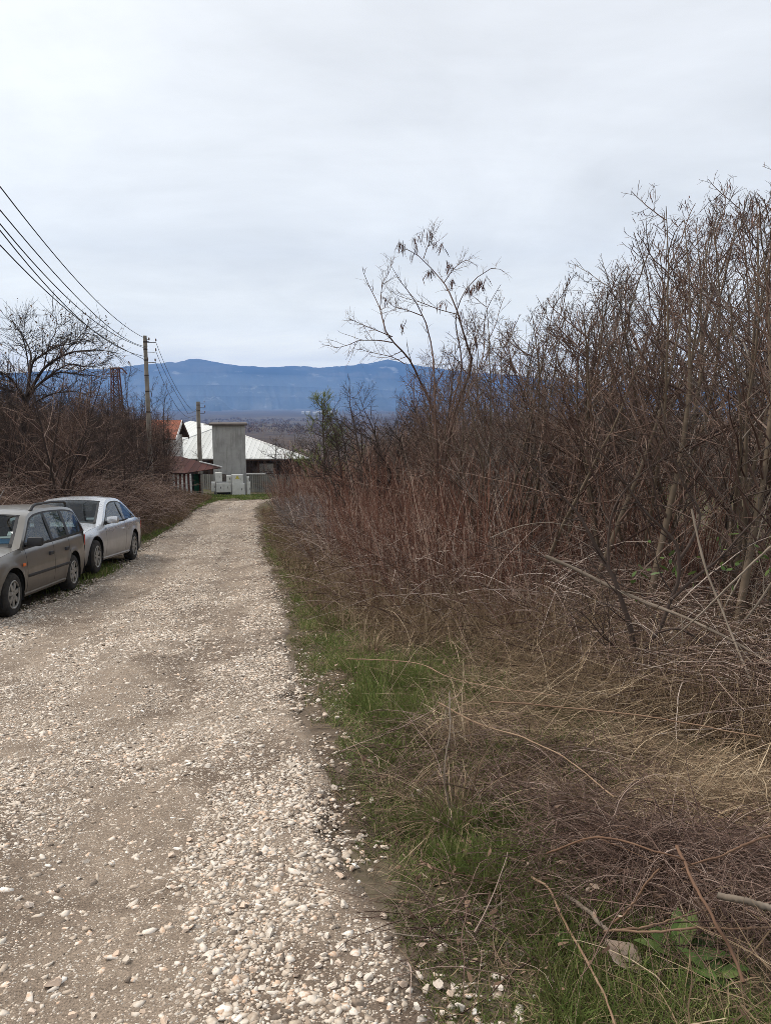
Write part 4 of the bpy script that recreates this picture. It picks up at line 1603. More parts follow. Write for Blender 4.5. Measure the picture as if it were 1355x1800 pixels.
def spawn(P, R, m, t0, t1, a_mean, a_sd, rs, rr=.6, flat=0.0):
    N, n = P.shape[:2]
    t = t0 + (t1 - t0) * (np.arange(m)[None, :] + rs.rand(N, m)) / m
    f = t * (n - 1)
    k = np.clip(f.astype(int), 0, n - 2)
    w = (f - k)[..., None]
    ii = np.arange(N)[:, None]
    st = P[ii, k] * (1 - w) + P[ii, k + 1] * w
    tan = unit(P[ii, k + 1] - P[ii, k])
    rv = rs.normal(0, 1, (N, m, 3))
    rv[..., 2] *= (1 - flat)
    perp = unit(rv - (rv * tan).sum(-1, keepdims=True) * tan)
    a = rs.normal(a_mean, a_sd, (N, m, 1))
    d = np.cos(a) * tan + np.sin(a) * perp
    r = (R[ii, k] * (1 - w[..., 0]) + R[ii, k + 1] * w[..., 0]) * rr
    return st.reshape(-1, 3), d.reshape(-1, 3), t.reshape(-1), r.reshape(-1)


class Veg:
    """stems as tapered tubes, collected in batches of equal point count"""
    def __init__(self):
        self.v, self.q, self.t, self.n = [], [], [], 0

    def tubes(self, P, R, tint, sides=3):
        N, n = P.shape[:2]
        if N == 0:
            return self
        T = np.gradient(P, axis=1)
        T = unit(T)
        mean = unit(P[:, -1] - P[:, 0])
        ref = np.where(np.abs(mean[:, 2:3]) < .8, np.array([[0, 0, 1.0]]), np.array([[1.0, 0, 0]]))
        U = unit(np.cross(T, ref[:, None, :]))
        V = np.cross(T, U)
        a = np.arange(sides) * 2 * PI / sides
        ring = U[:, :, None] * np.cos(a)[None, None, :, None] + V[:, :, None] * np.sin(a)[None, None, :, None]
        vs = P[:, :, None] + ring * R[:, :, None, None]
        b = self.n + (np.arange(N) * n * sides)[:, None, None]
        i = (np.arange(n - 1) * sides)[None, :, None]
        j = np.arange(sides)[None, None, :]
        j2 = (j + 1) % sides
        q = np.stack([b + i + j, b + i + j2, b + i + sides + j2, b + i + sides + j], -1).reshape(-1, 4)
        self.v.append(vs.reshape(-1, 3)); self.q.append(q)
        self.t.append(np.repeat(np.broadcast_to(tint, (N,)), n * sides))
        self.n += N * n * sides
        return self

    def strips(self, P, Wd, tint, side=None, rs=RS):
        """flat blades: P (N,n,3) midline, Wd (N,n) half widths"""
        N, n = P.shape[:2]
        if N == 0:
            return self
        if side is None:
            az = rs.rand(N) * 2 * PI
            side = np.stack([np.cos(az), np.sin(az), np.zeros(N)], -1)
        if side.ndim == 2:
            side = side[:, None, :]
        vs = np.stack([P - side * Wd[..., None], P + side * Wd[..., None]], 2)
        b = self.n + (np.arange(N) * n * 2)[:, None]
        i = (np.arange(n - 1) * 2)[None, :]
        q = np.stack([b + i, b + i + 1, b + i + 3, b + i + 2], -1).reshape(-1, 4)
        self.v.append(vs.reshape(-1, 3)); self.q.append(q)
        self.t.append(np.repeat(np.broadcast_to(tint, (N,)), n * 2))
        self.n += N * n * 2
        return self

    def mesh(self, name):
        return np_mesh(name, np.concatenate(self.v), np.concatenate(self.q), np.concatenate(self.t))


def pods_on(P, rs, m=9, size=.085, veg=None):
    """clusters of flat pods hanging from branch tips P (N,n,3)"""
    veg = veg or Veg()
    N = len(P)
    if N == 0:
        return veg
    k = rs.randint(max(1, P.shape[1] // 2), P.shape[1], (N, m))
    st = P[np.arange(N)[:, None], k].reshape(-1, 3) + rs.normal(0, .02, (N * m, 3))
    d = rs.normal(0, .35, (N * m, 3)); d[:, 2] -= 1
    L = size * (.6 + .7 * rs.rand(N * m))
    Q, _ = grow(st, d, L, 1, 1, 4, .12, 0, rs)
    w = np.array([.0012, .0042, .004, .0012])[None, :] * (L / size)[:, None] * (.5 + .5 * size / .085)
    return veg.strips(Q, w, rs.rand(N * m) * .9, rs=rs)


def bare_tree(rs, H=5.5, stems=2, lean=(0, 0), n1=13, n2=7, n3=2, rb=.036, spread=.68, podn=7, trop=.036, low=.24, l1=.46, ssp=.24, wig=.05):
    """returns meshes trunk, branches, pods of a slender bare tree of about H metres"""
    st = np.zeros((stems, 3)); st[:, :2] = rs.normal(0, .10, (stems, 2)); st[:, 2] = -.15
    d = np.zeros((stems, 3)); d[:, 2] = 1; d[:, :2] = np.clip(rs.normal(0, ssp, (stems, 2)), -.32, .32) + np.array(lean)
    Ls = H * (.75 + .25 * rs.rand(stems)); Ls[0] = H
    P0, R0 = grow(st, d, Ls, rb * (.7 + .4 * rs.rand(stems)) * (Ls / H), .0035, 16, wig, .02, rs)
    T = Veg().tubes(P0, R0, .12 + .38 * rs.rand(stems), 7)
    B = Veg()
    s, dd, t, r = spawn(P0, R0, n1, low, .97, spread, .20, rs, .6)
    L = np.repeat(Ls, n1) * l1 * (1.08 - t) * np.minimum(1, .35 + 1.5 * t) * (.55 + .70 * rs.rand(len(t))) + .25
    P1, R1 = grow(s, dd, L, np.clip(r, .0062, .02), .0034, 10, wig * 2.0, trop, rs)
    B.tubes(P1, R1, .62 * rs.rand(len(t)) ** 1.5, 4)
    s, dd, t, r = spawn(P1, R1, n2, .15, .98, .75, .25, rs, .6)
    L = np.repeat(L, n2) * .42 * (1.1 - t) * (.5 + .9 * rs.rand(len(t))) + .10
    P2, R2 = grow(s, dd, L, np.clip(r, .0030, .009), .0024, 7, .12, trop * 1.5, rs)
    B.tubes(P2, R2, .55 * rs.rand(len(t)) ** 1.6, 3)
    if n3:
        s, dd, t, r = spawn(P2, R2, n3, .2, 1.0, .7, .3, rs, .7)
        L = np.repeat(L, n3) * .42 * (1.15 - t) * (.4 + 1.0 * rs.rand(len(t))) + .05
        P3, R3 = grow(s, dd, L, np.clip(r, .0020, .004), .0017, 5, .16, trop * 1.5, rs)
        B.tubes(P3, R3, .5 * rs.rand(len(t)) ** 1.8, 3)
    out = [T.mesh('trunk'), B.mesh('branches'), None]
    if podn:
        hi = np.argsort(-P2[:, -1, 2] + rs.rand(len(P2)) * H * .45)[:podn]
        out[2] = pods_on(P2[hi], rs, 6, .075).mesh('seed_pods')
    return out


def put_mats(ms, mats_):
    for me, m in zip(ms, mats_):
        if me is not None and not len(me.materials):
            me.materials.append(m)
    return ms


def tree_obj(name, meshes, loc, rz, sc, label, cat, group=None, tilt=(0, 0), wide=1.0):
    root = empty(name, loc, rz, label, cat, group)
    root.scale = (sc * wide, sc * wide, sc)
    root.rotation_euler = (tilt[0], tilt[1], rz)
    for nm, me in zip(('trunk', 'crown', 'seed_pods'), meshes):
        if me is not None:
            o = bpy.data.objects.new(nm, me)
            COL.objects.link(o)
            o.parent = root
            if nm == 'seed_pods':
                o['kind'] = 'stuff'
    return root


def shrub_mesh(rs, H=2.1, stems=22, rad_=.35, lean=(-.14, -.02), nb=4, rb=.0092, sp=.16, n3=2):
    a = rs.rand(stems) * 2 * PI
    rr = rad_ * np.sqrt(rs.rand(stems))
    st = np.stack([rr * np.cos(a), rr * np.sin(a), np.full(stems, -.08)], -1)
    d = np.stack([np.cos(a) * .18 + lean[0] + rs.normal(0, sp, stems), np.sin(a) * .18 + lean[1] + rs.normal(0, sp, stems), np.ones(stems)], -1)
    L = H * (.5 + .55 * rs.rand(stems))
    P0, R0 = grow(st, d, L, rb * (.45 + .75 * rs.rand(stems)), .0030, 10, .05, .012, rs)
    B = Veg().tubes(P0, R0, rs.rand(stems) ** 1.4, 4)
    s, dd, t, r = spawn(P0, R0, nb, .3, .97, .5, .2, rs, .6)
    L1 = np.repeat(L, nb) * .32 * (1.15 - t) * (.4 + rs.rand(len(t))) + .08
    P1, R1 = grow(s, dd, L1, np.clip(r, .0022, .004), .0017, 6, .09, .04, rs)
    B.tubes(P1, R1, rs.rand(len(t)), 3)
    if n3:
        s, dd, t, r = spawn(P1, R1, n3, .3, 1, .6, .2, rs, .7)
        P2, R2 = grow(s, dd, np.repeat(L1, n3) * .4 * (.4 + rs.rand(len(t))) + .04, .0018, .0013, 4, .1, .03, rs)
        B.tubes(P2, R2, rs.rand(len(t)), 3)
    return B.mesh('stems')


def path3(pxs, d0, lift=None):
    """pixel polyline -> smooth world polyline; d0 is one distance or one per point; or on the ground raised by lift"""
    pts = []
    for k, (x, y) in enumerate(pxs):
        if lift is not None:
            pts.append(hit(x, y, lift[k] if isinstance(lift, (list, tuple)) else lift))
        else:
            pts.append(at(x, y, d0[k] if isinstance(d0, (list, tuple)) else d0))
    P = np.array([list(p) for p in pts])
    s = np.concatenate([[0], np.cumsum(np.linalg.norm(np.diff(P, axis=0), axis=1))])
    t = np.linspace(0, s[-1], max(6, 3 * len(P)))
    return np.stack([Pchip(list(zip(s, P[:, k])))(t) for k in range(3)], -1)


def resamp(P, n):
    s = np.concatenate([[0], np.cumsum(np.linalg.norm(np.diff(P, axis=0), axis=1))])
    t = np.linspace(0, s[-1], n)
    return np.stack([np.interp(t, s, P[:, k]) for k in range(3)], -1)


def top_z(px, py, d):
    return at(px, py, d).z


def pxof(x, y, z):
    v = np.array([x, y, z - EYE])
    dep = v[1] * CP - v[2] * SP
    return CXP + FPX * v[0] / dep, CYP - FPX * (v[1] * SP + v[2] * CP) / dep


SKY_X = [380, 470, 520, 560, 600, 640, 680, 720, 760, 800, 860, 910, 935, 960, 1000, 1060, 1110, 1170, 1240, 1300, 1400, 1700]
SKY_Y = [868, 850, 815, 770, 720, 690, 640, 590, 530, 490, 480, 500, 480, 455, 380, 348, 318, 275, 258, 242, 240, 230]


# ================================================================ the thicket right of the road
def build_thicket():
    rs = np.random.RandomState(11)
    protos = []
    for k, kw in enumerate([dict(H=5.6, stems=2), dict(H=5.4, stems=3, spread=.65), dict(H=6.0, stems=1, n1=20, rb=.045), dict(H=5.0, stems=3, spread=.75, lean=(-.10, 0)),
                            dict(H=5.2, stems=2, spread=.6, podn=22), dict(H=4.6, stems=4, spread=.7, n1=12), dict(H=5.8, stems=2, lean=(.08, -.05), n1=18), dict(H=4.2, stems=3, lean=(-.15, -.05), spread=.75)]):
        protos.append(put_mats(bare_tree(np.random.RandomState(100 + k), **kw), (bark_tan, twig_grey2 if k in (1, 4, 7) else twig_brown, pod_m)))
    Hs = [max((v.co.z for v in p[1].vertices)) for p in protos]
    used = []

    tips = []
    for p in protos:
        co = np.empty(len(p[1].vertices) * 3)
        p[1].vertices.foreach_get('co', co)
        co = co.reshape(-1, 3)
        tips.append(co[co[:, 2] > .45 * co[:, 2].max()][::11])

    def over(k, x, y, z, sc, wide, rz):
        """how far (in pixels of the photograph) the crown would stand above the thicket's outline"""
        c, s = math.cos(rz), math.sin(rz)
        t = tips[k]
        X = x + sc * wide * (t[:, 0] * c - t[:, 1] * s)
        Y = y + sc * wide * (t[:, 0] * s + t[:, 1] * c)
        Z = z + sc * t[:, 2] - EYE
        dep = Y * CP - Z * SP
        px, py = CXP + FPX * X / dep, CYP - FPX * (Y * SP + Z * CP) / dep
        return float(np.max(np.interp(px, SKY_X, SKY_Y) - py))

    def place(k, x, y, topz, label, group, rz=None, name='bare_sapling'):
        z = zg(x, y)
        sc = (topz - z) / Hs[k]
        wide = 1.2 if 'tall' in label else 1.1
        rz = min(np.arange(10) * .63 + rs.rand(), key=lambda a: over(k, x, y, z, sc, wide, a))
        for _ in range(14):
            if over(k, x, y, z, sc, wide, rz) < 10:
                break
            sc *= .97
        tree_obj(name, protos[k], (x, y, z), rs.rand() * 2 * PI if rz is None else rz, sc, label, 'tree', group, wide=wide)
        used.append((x, y))

    # the trees that make the skyline, near ones first
    key = [(1215, 7.6, 268, 2), (1330, 8.2, 262, 1), (1120, 9.0, 318, 0), (1050, 10.5, 378, 6), (1270, 10.2, 285, 4), (1010, 12.5, 400, 1), (950, 13.5, 500, 4), (1180, 11.5, 300, 6),
           (880, 12.0, 520, 5), (1400, 7.0, 250, 2), (820, 13.0, 490, 0), (850, 11.5, 485, 4), (905, 11.0, 500, 1), (790, 14.0, 510, 6), (1345, 7.6, 320, 3), (1080, 14.0, 400, 2), (1160, 14.5, 350, 1), (930, 16.5, 560, 6), (1255, 13.5, 300, 0), (1295, 9.4, 266, 4), (1350, 11.0, 262, 1), (1240, 12.2, 290, 2), (1165, 9.7, 318, 5), (1310, 12.5, 280, 6), (1090, 11.8, 360, 5), (1380, 9.0, 262, 0)]
    for px, d, py, k in key:
        p = at(px, py, d)
        place(k, p.x, d, p.z, label='tall bare robinia sapling with hanging seed pods standing in the thicket right of the road', group='tall bare saplings in the thicket')
    # filling saplings behind and between, kept below the skyline
    n = 0
    tries = 0
    while n < 54 and tries < 4000:
        tries += 1
        y = rs.uniform(8.0, 40)
        px = rs.uniform(500, 1480)
        v = ray(px, 850)
        x = v[0] / v[1] * y
        e = x - float(XR(y))
        if e < 1.5 + (.6 if y > 20 else .9) or (y < 9 and x < 1.2):
            continue
        if any((x - a) ** 2 + (y - b) ** 2 < (.045 * y + .35) ** 2 for a, b in used):
            continue
        sk = np.interp(px, SKY_X, SKY_Y)
        py = sk + abs(rs.normal(0, 1)) * 90 + 25
        tz = at(px, py, y).z
        h = tz - zg(x, y)
        if h < 1.6 or h > 7.2:
            continue
        place(rs.randint(8), x, y, tz, 'slender bare sapling in the dense thicket right of the road', 'bare saplings filling the thicket')
        n += 1
    print('fill saplings', n)
    # reddish suckers along the edge of the road and in the whole foot of the thicket
    sh = []
    for k in range(7):
        me = shrub_mesh(np.random.RandomState(200 + k), H=2.2 + .15 * (k % 3), stems=22, sp=.13 + .025 * k, nb=4, n3=1)
        me.materials.append(twig_red)
        sh.append(me)
    gr = []
    for k in range(3):
        me = shrub_mesh(np.random.RandomState(240 + k), H=1.5, stems=34, sp=.2, nb=6, lean=(-.2, 0), n3=3)
        me.materials.append(twig_grey)
        gr.append(me)

    def shrub(me, x, y, sc, label, group):
        r = empty('sucker_shrub', (x, y, zg(x, y)), rs.uniform(-.5, .5), label, 'shrub', group)
        r.scale = (sc, sc, sc * rs.uniform(.9, 1.1))
        o = bpy.data.objects.new('stems', me)
        COL.objects.link(o)
        o.parent = r
    pts = []
    n = tries = 0
    while n < 140 and tries < 9000:
        tries += 1
        y = 7.3 + 32 * rs.rand() ** 1.35
        e0 = np.interp(y, [6, 7.5, 9, 11, 14, 40], [2.5, 1.9, 1.3, 1.05, .95, .75])
        e = e0 + 5.2 * rs.rand() ** 1.5
        x = float(XR(y)) + e
        if any((x - a) ** 2 + (y - b) ** 2 < (.16 + .016 * y) ** 2 for a, b in pts):
            continue
        pts.append((x, y))
        grey = (e < 1.5 and 15 < y < 27 and rs.rand() < .7)
        sc = rs.uniform(.75, 1.1) * np.interp(e - e0, [0, .8, 3], [.62, .9, 1.05]) * np.interp(y, [7, 10, 16, 30, 40], [.80, 1.0, 1.2, 1.25, 1.1])
        if grey:
            shrub(gr[rs.randint(3)], x, y, sc, 'low pale grey twiggy shrub at the road edge in front of the brown suckers', 'grey shrubs at the road edge')
        else:
            shrub(sh[rs.randint(7)], x, y, sc, 'clump of thin upright red brown suckers at the foot of the roadside thicket', 'red brown sucker clumps')
        n += 1
    print('shrubs', n)


def build_hero_trees():
    rs = np.random.RandomState(31)
    # the pod-hung robinia whose limbs stand out against the sky left of the thicket
    d = 12.4
    limbs = [([(768, 1010), (770, 880), (768, 800), (764, 700), (762, 640), (755, 590), (744, 556), (720, 515), (700, 490), (689, 470)], .030),
             ([(770, 800), (758, 715), (738, 670), (721, 634), (695, 605), (682, 592), (672, 560), (668, 543), (650, 505), (640, 485), (637, 468)], .022),
             ([(775, 860), (800, 720), (830, 640), (815, 590), (806, 553), (790, 515), (780, 497), (760, 475), (744, 455), (728, 445), (712, 437)], .024),
             ([(772, 820), (800, 690), (812, 640), (806, 600), (800, 560), (812, 520), (835, 490), (870, 470), (886, 478)], .018),
             ([(770, 900), (790, 760), (842, 650), (852, 600), (850, 560), (862, 530), (880, 500)], .016)]
    sub = [([(690, 602), (660, 598), (635, 598), (610, 607), (590, 611), (575, 606)], .010), ([(690, 592), (660, 580), (640, 572), (625, 565), (612, 560)], .009),
           ([(712, 640), (690, 628), (665, 622), (645, 618), (632, 612)], .008), ([(668, 543), (672, 500), (684, 478), (690, 455)], .008), ([(744, 556), (715, 545), (690, 538), (680, 520)], .009),
           ([(806, 553), (775, 545), (735, 530), (700, 520), (680, 505)], .008), ([(780, 497), (800, 470), (820, 458), (830, 462)], .008), ([(744, 455), (752, 432), (760, 412), (756, 405)], .007)]
    T, B = Veg(), Veg()
    allp = []
    for pts, r in limbs:
        P = resamp(path3(pts, [d + .5 * math.sin(k * .9 + r * 300) for k in range(len(pts))]), 18)
        P[0, 2] = min(P[0, 2], zg(P[0, 0], P[0, 1]) - .1) if pts[0][1] > 1000 else P[0, 2]
        R = np.linspace(r, .0035, 18)
        T.tubes(P[None], R[None], .14, 7)
        allp.append((P, R))
    for pts, r in sub:
        P = resamp(path3(pts, d), 18)
        R = np.linspace(r, .003, 18)
        B.tubes(P[None], R[None], .15, 5)
        allp.append((P, R))
    P0 = np.stack([p for p, r in allp]); R0 = np.stack([r for p, r in allp])
    s, dd, t, r = spawn(P0, R0, 11, .28, .98, .75, .25, rs, .6)
    P1, R1 = grow(s, dd, .08 + .55 * rs.rand(len(t)) * (1.12 - t), np.clip(r, .003, .007), .002, 8, .10, .03, rs)
    B.tubes(P1, R1, .05 + .35 * rs.rand(len(t)), 4)
    s, dd, t, r = spawn(P1, R1, 4, .2, 1, .75, .25, rs, .7)
    P2, R2 = grow(s, dd, .04 + .15 * rs.rand(len(t)), np.clip(r, .0018, .004), .0012, 5, .13, .03, rs)
    B.tubes(P2, R2, .0 + .5 * rs.rand(len(t)), 3)
    pods = Veg()
    for (px, py, n) in [(708, 432, 16), (735, 432, 14), (755, 415, 14), (770, 447, 14), (728, 466, 10), (778, 472, 14), (760, 498, 7), (800, 508, 16), (830, 520, 18), (852, 505, 16), (775, 540, 10), (820, 525, 14), (706, 585, 5), (690, 535, 6), (755, 500, 5), (845, 510, 10), (680, 535, 4), (815, 560, 6)]:
        p = at(px, py - 14, d)
        Q = np.array([[list(p)] * 4]) + rs.normal(0, .045, (1, 4, 3))
        pods_on(Q, rs, n + 6, .15, pods)
    root = empty('podded_robinia', (0, 0, 0), 0, 'slender bare robinia with dark seed pods leaning left against the sky', 'tree')
    root.location = (float(P0[0, 0, 0]), float(P0[0, 0, 1]), zg(P0[0, 0, 0], P0[0, 0, 1]))
    for nm, V_, m in (('trunk', T, twig_brown), ('crown', B, twig_brown), ('seed_pods', pods, pod_m)):
        o = link(nm, V_.mesh(nm), m, root)
        if nm == 'seed_pods':
            o['kind'] = 'stuff'
        o.matrix_parent_inverse = Matrix.Translation(-root.location)

    # the small dark forked tree in front of the thicket
    F = hit(1098, 1216).y
    print('forked tree at', F)
    limbs = [([(1098, 1216), (1113, 1184), (1115, 1158), (1106, 1099), (1091, 1055), (1076, 1011), (1062, 989), (1036, 940), (1017, 905), (985, 870), (950, 835), (915, 800)], .030, [F + 0.0 + .06 * k for k in range(12)]),
             ([(1112, 1165), (1125, 1145), (1157, 1110), (1176, 1059), (1193, 1011), (1191, 963), (1161, 926), (1128, 895), (1100, 850), (1060, 800), (1020, 770)], .021, [F + 0.0 + .04 * k for k in range(11)]),
             ([(1113, 1178), (1085, 1140), (1060, 1120), (1035, 1090), (1020, 1075)], .010, [F + 0.0 - .03 * k for k in range(5)]),
             ([(1178, 1055), (1215, 1020), (1260, 985), (1310, 930), (1340, 900), (1370, 870)], .014, [F + 0.1 + .05 * k for k in range(6)]),
             ([(1192, 985), (1215, 950), (1230, 905), (1200, 850), (1180, 790), (1165, 730), (1150, 690)], .014, [F + 0.2 + .05 * k for k in range(7)]),
             ([(1070, 1000), (1068, 960), (1072, 915), (1085, 880), (1130, 830), (1190, 790)], .012, [F + 0.2 + .03 * k for k in range(6)]),
             ([(1155, 1112), (1190, 1105), (1230, 1125), (1290, 1160), (1340, 1170)], .009, [F + -0.1 - .05 * k for k in range(5)])]
    T, B = Veg(), Veg()
    ps, rs_ = [], []
    for pts, r, ds in limbs:
        P = resamp(path3(pts, ds), 22)
        if pts[0][1] > 1200:
            P[0, 2] = zg(P[0, 0], P[0, 1]) - .15
        R = np.linspace(r, .004, 22)
        T.tubes(P[None], R[None], .45, 7)
        ps.append(P); rs_.append(R)
    P0, R0 = np.stack(ps), np.stack(rs_)
    s, dd, t, r = spawn(P0, R0, 13, .22, 1, .8, .25, rs, .5)
    P1, R1 = grow(s, dd, .2 + .7 * rs.rand(len(t)) * (1.2 - t), np.clip(r, .003, .007), .002, 8, .11, .03, rs)
    B.tubes(P1, R1, .1 + .5 * rs.rand(len(t)), 4)
    s, dd, t, r = spawn(P1, R1, 5, .2, 1, .75, .25, rs, .7)
    P2, R2 = grow(s, dd, .06 + .22 * rs.rand(len(t)), np.clip(r, .0016, .003), .0011, 5, .13, .03, rs)
    B.tubes(P2, R2, .1 + .6 * rs.rand(len(t)), 3)
    root = empty('forked_tree', (float(P0[0, 0, 0]), float(P0[0, 0, 1]), zg(P0[0, 0, 0], P0[0, 0, 1])), 0, 'small dark tree forking low into two crooked limbs at the front of the thicket', 'tree')
    for nm, V_, m in (('trunk', T, twig_dark), ('crown', B, twig_dark)):
        o = link(nm, V_.mesh(nm), m, root)
        o.matrix_parent_inverse = Matrix.Translation(-root.location)
    # a spray of ivy-like green leaves inside the thicket
    V_ = Veg()
    for (px, py, d, n, w) in [(1165, 980, 6.9, 8, .05), (1130, 1022, 6.7, 5, .06), (1270, 970, 7.1, 10, .05), (1300, 985, 7.2, 6, .045), (1220, 985, 7.0, 5, .045), (1340, 990, 7.2, 7, .05), (1155, 985, 6.9, 3, .06)]:
        p = np.array(list(at(px, py, d)))
        st = p + rs.normal(0, .10, (n, 3))
        dv = rs.normal(0, 1, (n, 3)); dv[:, 2] -= .3
        P, _ = grow(st, dv, w * (1 + rs.rand(n)), 1, 1, 4, .15, -.05, rs)
        V_.strips(P, np.array([.15, .9, .8, .05])[None] * w * .5 * np.ones((n, 1)), .3 + .6 * rs.rand(n))
    o = link('climber_leaves', V_.mesh('climber_leaves'), weed_m)
    tag(o, 'scattered green climber leaves hanging in the thicket above the fallen branch', 'climbing plant')


# ================================================================ undergrowth
def arcs(rs, x, y, h, L, n=8, r=.0025, drop=.05, up=.7, dirx=None):
    """canes that rise from the ground at x, y and bow over"""
    N = len(x)
    z = zground(x, y) + h
    az = rs.rand(N) * 2 * PI if dirx is None else dirx
    u = up * rs.rand(N)
    d = np.stack([np.cos(az), np.sin(az), u], -1)
    P = np.zeros((N, n, 3))
    pos = np.stack([x, y, z], -1)
    dd = unit(d)
    st = (L / (n - 1))[:, None]
    for k in range(n):
        P[:, k] = pos
        dd = dd + rs.normal(0, .10, (N, 3))
        dd[:, 2] -= drop * (1 + k * .15)
        dd = unit(dd)
        pos = pos + dd * st
        g = zground(pos[:, 0], pos[:, 1]) + .01
        low = pos[:, 2] < g
        pos[:, 2] = np.where(low, g + .01 * rs.rand(N), pos[:, 2])
        dd[:, 2] = np.where(low, np.abs(dd[:, 2]) * .5, dd[:, 2])
    R = (np.broadcast_to(r, (N,))[:, None]) * np.linspace(1.1, .6, n)[None]
    return P, R


def thick_edge(y):
    """distance from the road edge at which the thicket starts"""
    return np.interp(y, [2, 4.6, 6, 7.5, 9, 11, 14, 40], [3.4, 2.9, 2.3, 1.7, 1.0, .6, .5, .4])


SW = []


def build_tussocks():
    rs = np.random.RandomState(57)
    for (px, py, n, L, lean, lab) in [(800, 1452, 430, .54, (-.15, -.1), 'large collapsed tussock of dead grass drooping onto the green grass beside the road'), (985, 1190, 520, .60, (.0, .0), 'upright sheaf of pale dead straw in front of the forked tree'),
                                      (1000, 1420, 300, .30, (0, 0), 'small straw tussock at the top left of the bramble heap'), (1300, 1455, 420, .26, (0, 0), 'pale dry grass tussock at the right edge above the bramble heap'), (1195, 1440, 380, .26, (0, 0), 'low pale grass tussock behind the arching brown cane'),
                                      (655, 1150, 300, .42, (-.1, 0), 'dry grass tussock at the verge beside the bright green patch'), (745, 1135, 340, .45, (0, 0), 'dry grass tussock at the foot of the suckers behind the bright green patch'), (860, 1150, 340, .5, (0, 0), 'dry grass tussock left of the upright straw sheaf'), (585, 1105, 240, .4, (-.1, 0), 'greyish dry grass tussock at the road edge below the suckers'),
                                      (1120, 1330, 320, .30, (0, 0), 'flattened straw tussock below the long level cane'), (900, 1380, 260, .30, (-.2, 0), 'brown grass tussock right of the collapsed one'), (700, 1400, 160, .22, (-.3, 0), 'thin brown tussock on the bare verge soil')]:
        c = hit(px, py)
        z0 = zg(c.x, c.y)
        a = rs.rand(n) * 2 * PI
        q = .07 * np.sqrt(rs.rand(n)) * (L / .4)
        st = np.stack([q * np.cos(a), q * np.sin(a), np.full(n, -.01)], -1)
        d = np.stack([np.cos(a) * .5 + lean[0] + rs.normal(0, .45, n), np.sin(a) * .5 + lean[1] + rs.normal(0, .45, n), .6 + .6 * rs.rand(n)], -1)
        P, _ = grow(st, d, L * (.25 + .85 * rs.rand(n)), 1, 1, 9, .12, -.17, rs)
        gz = zground(P[..., 0] + c.x, P[..., 1] + c.y) - z0 + .003
        P[..., 2] = np.where(np.arange(9)[None] > 0, np.maximum(P[..., 2], gz), P[..., 2])
        root = empty('grass_tussock', (c.x, c.y, z0), 0, lab, 'grass tussock')
        V_ = Veg().strips(P, np.array([.9, 1, 1, .95, .9, .8, .6, .4, .1])[None] * (.0013 + .0016 * rs.rand(n))[:, None], np.clip(.1 + .8 * rs.rand(n) ** 1.2, 0, 1), rs=rs)
        o = link('blades', V_.mesh('blades'), straw_m, root)
        o['kind'] = 'stuff'


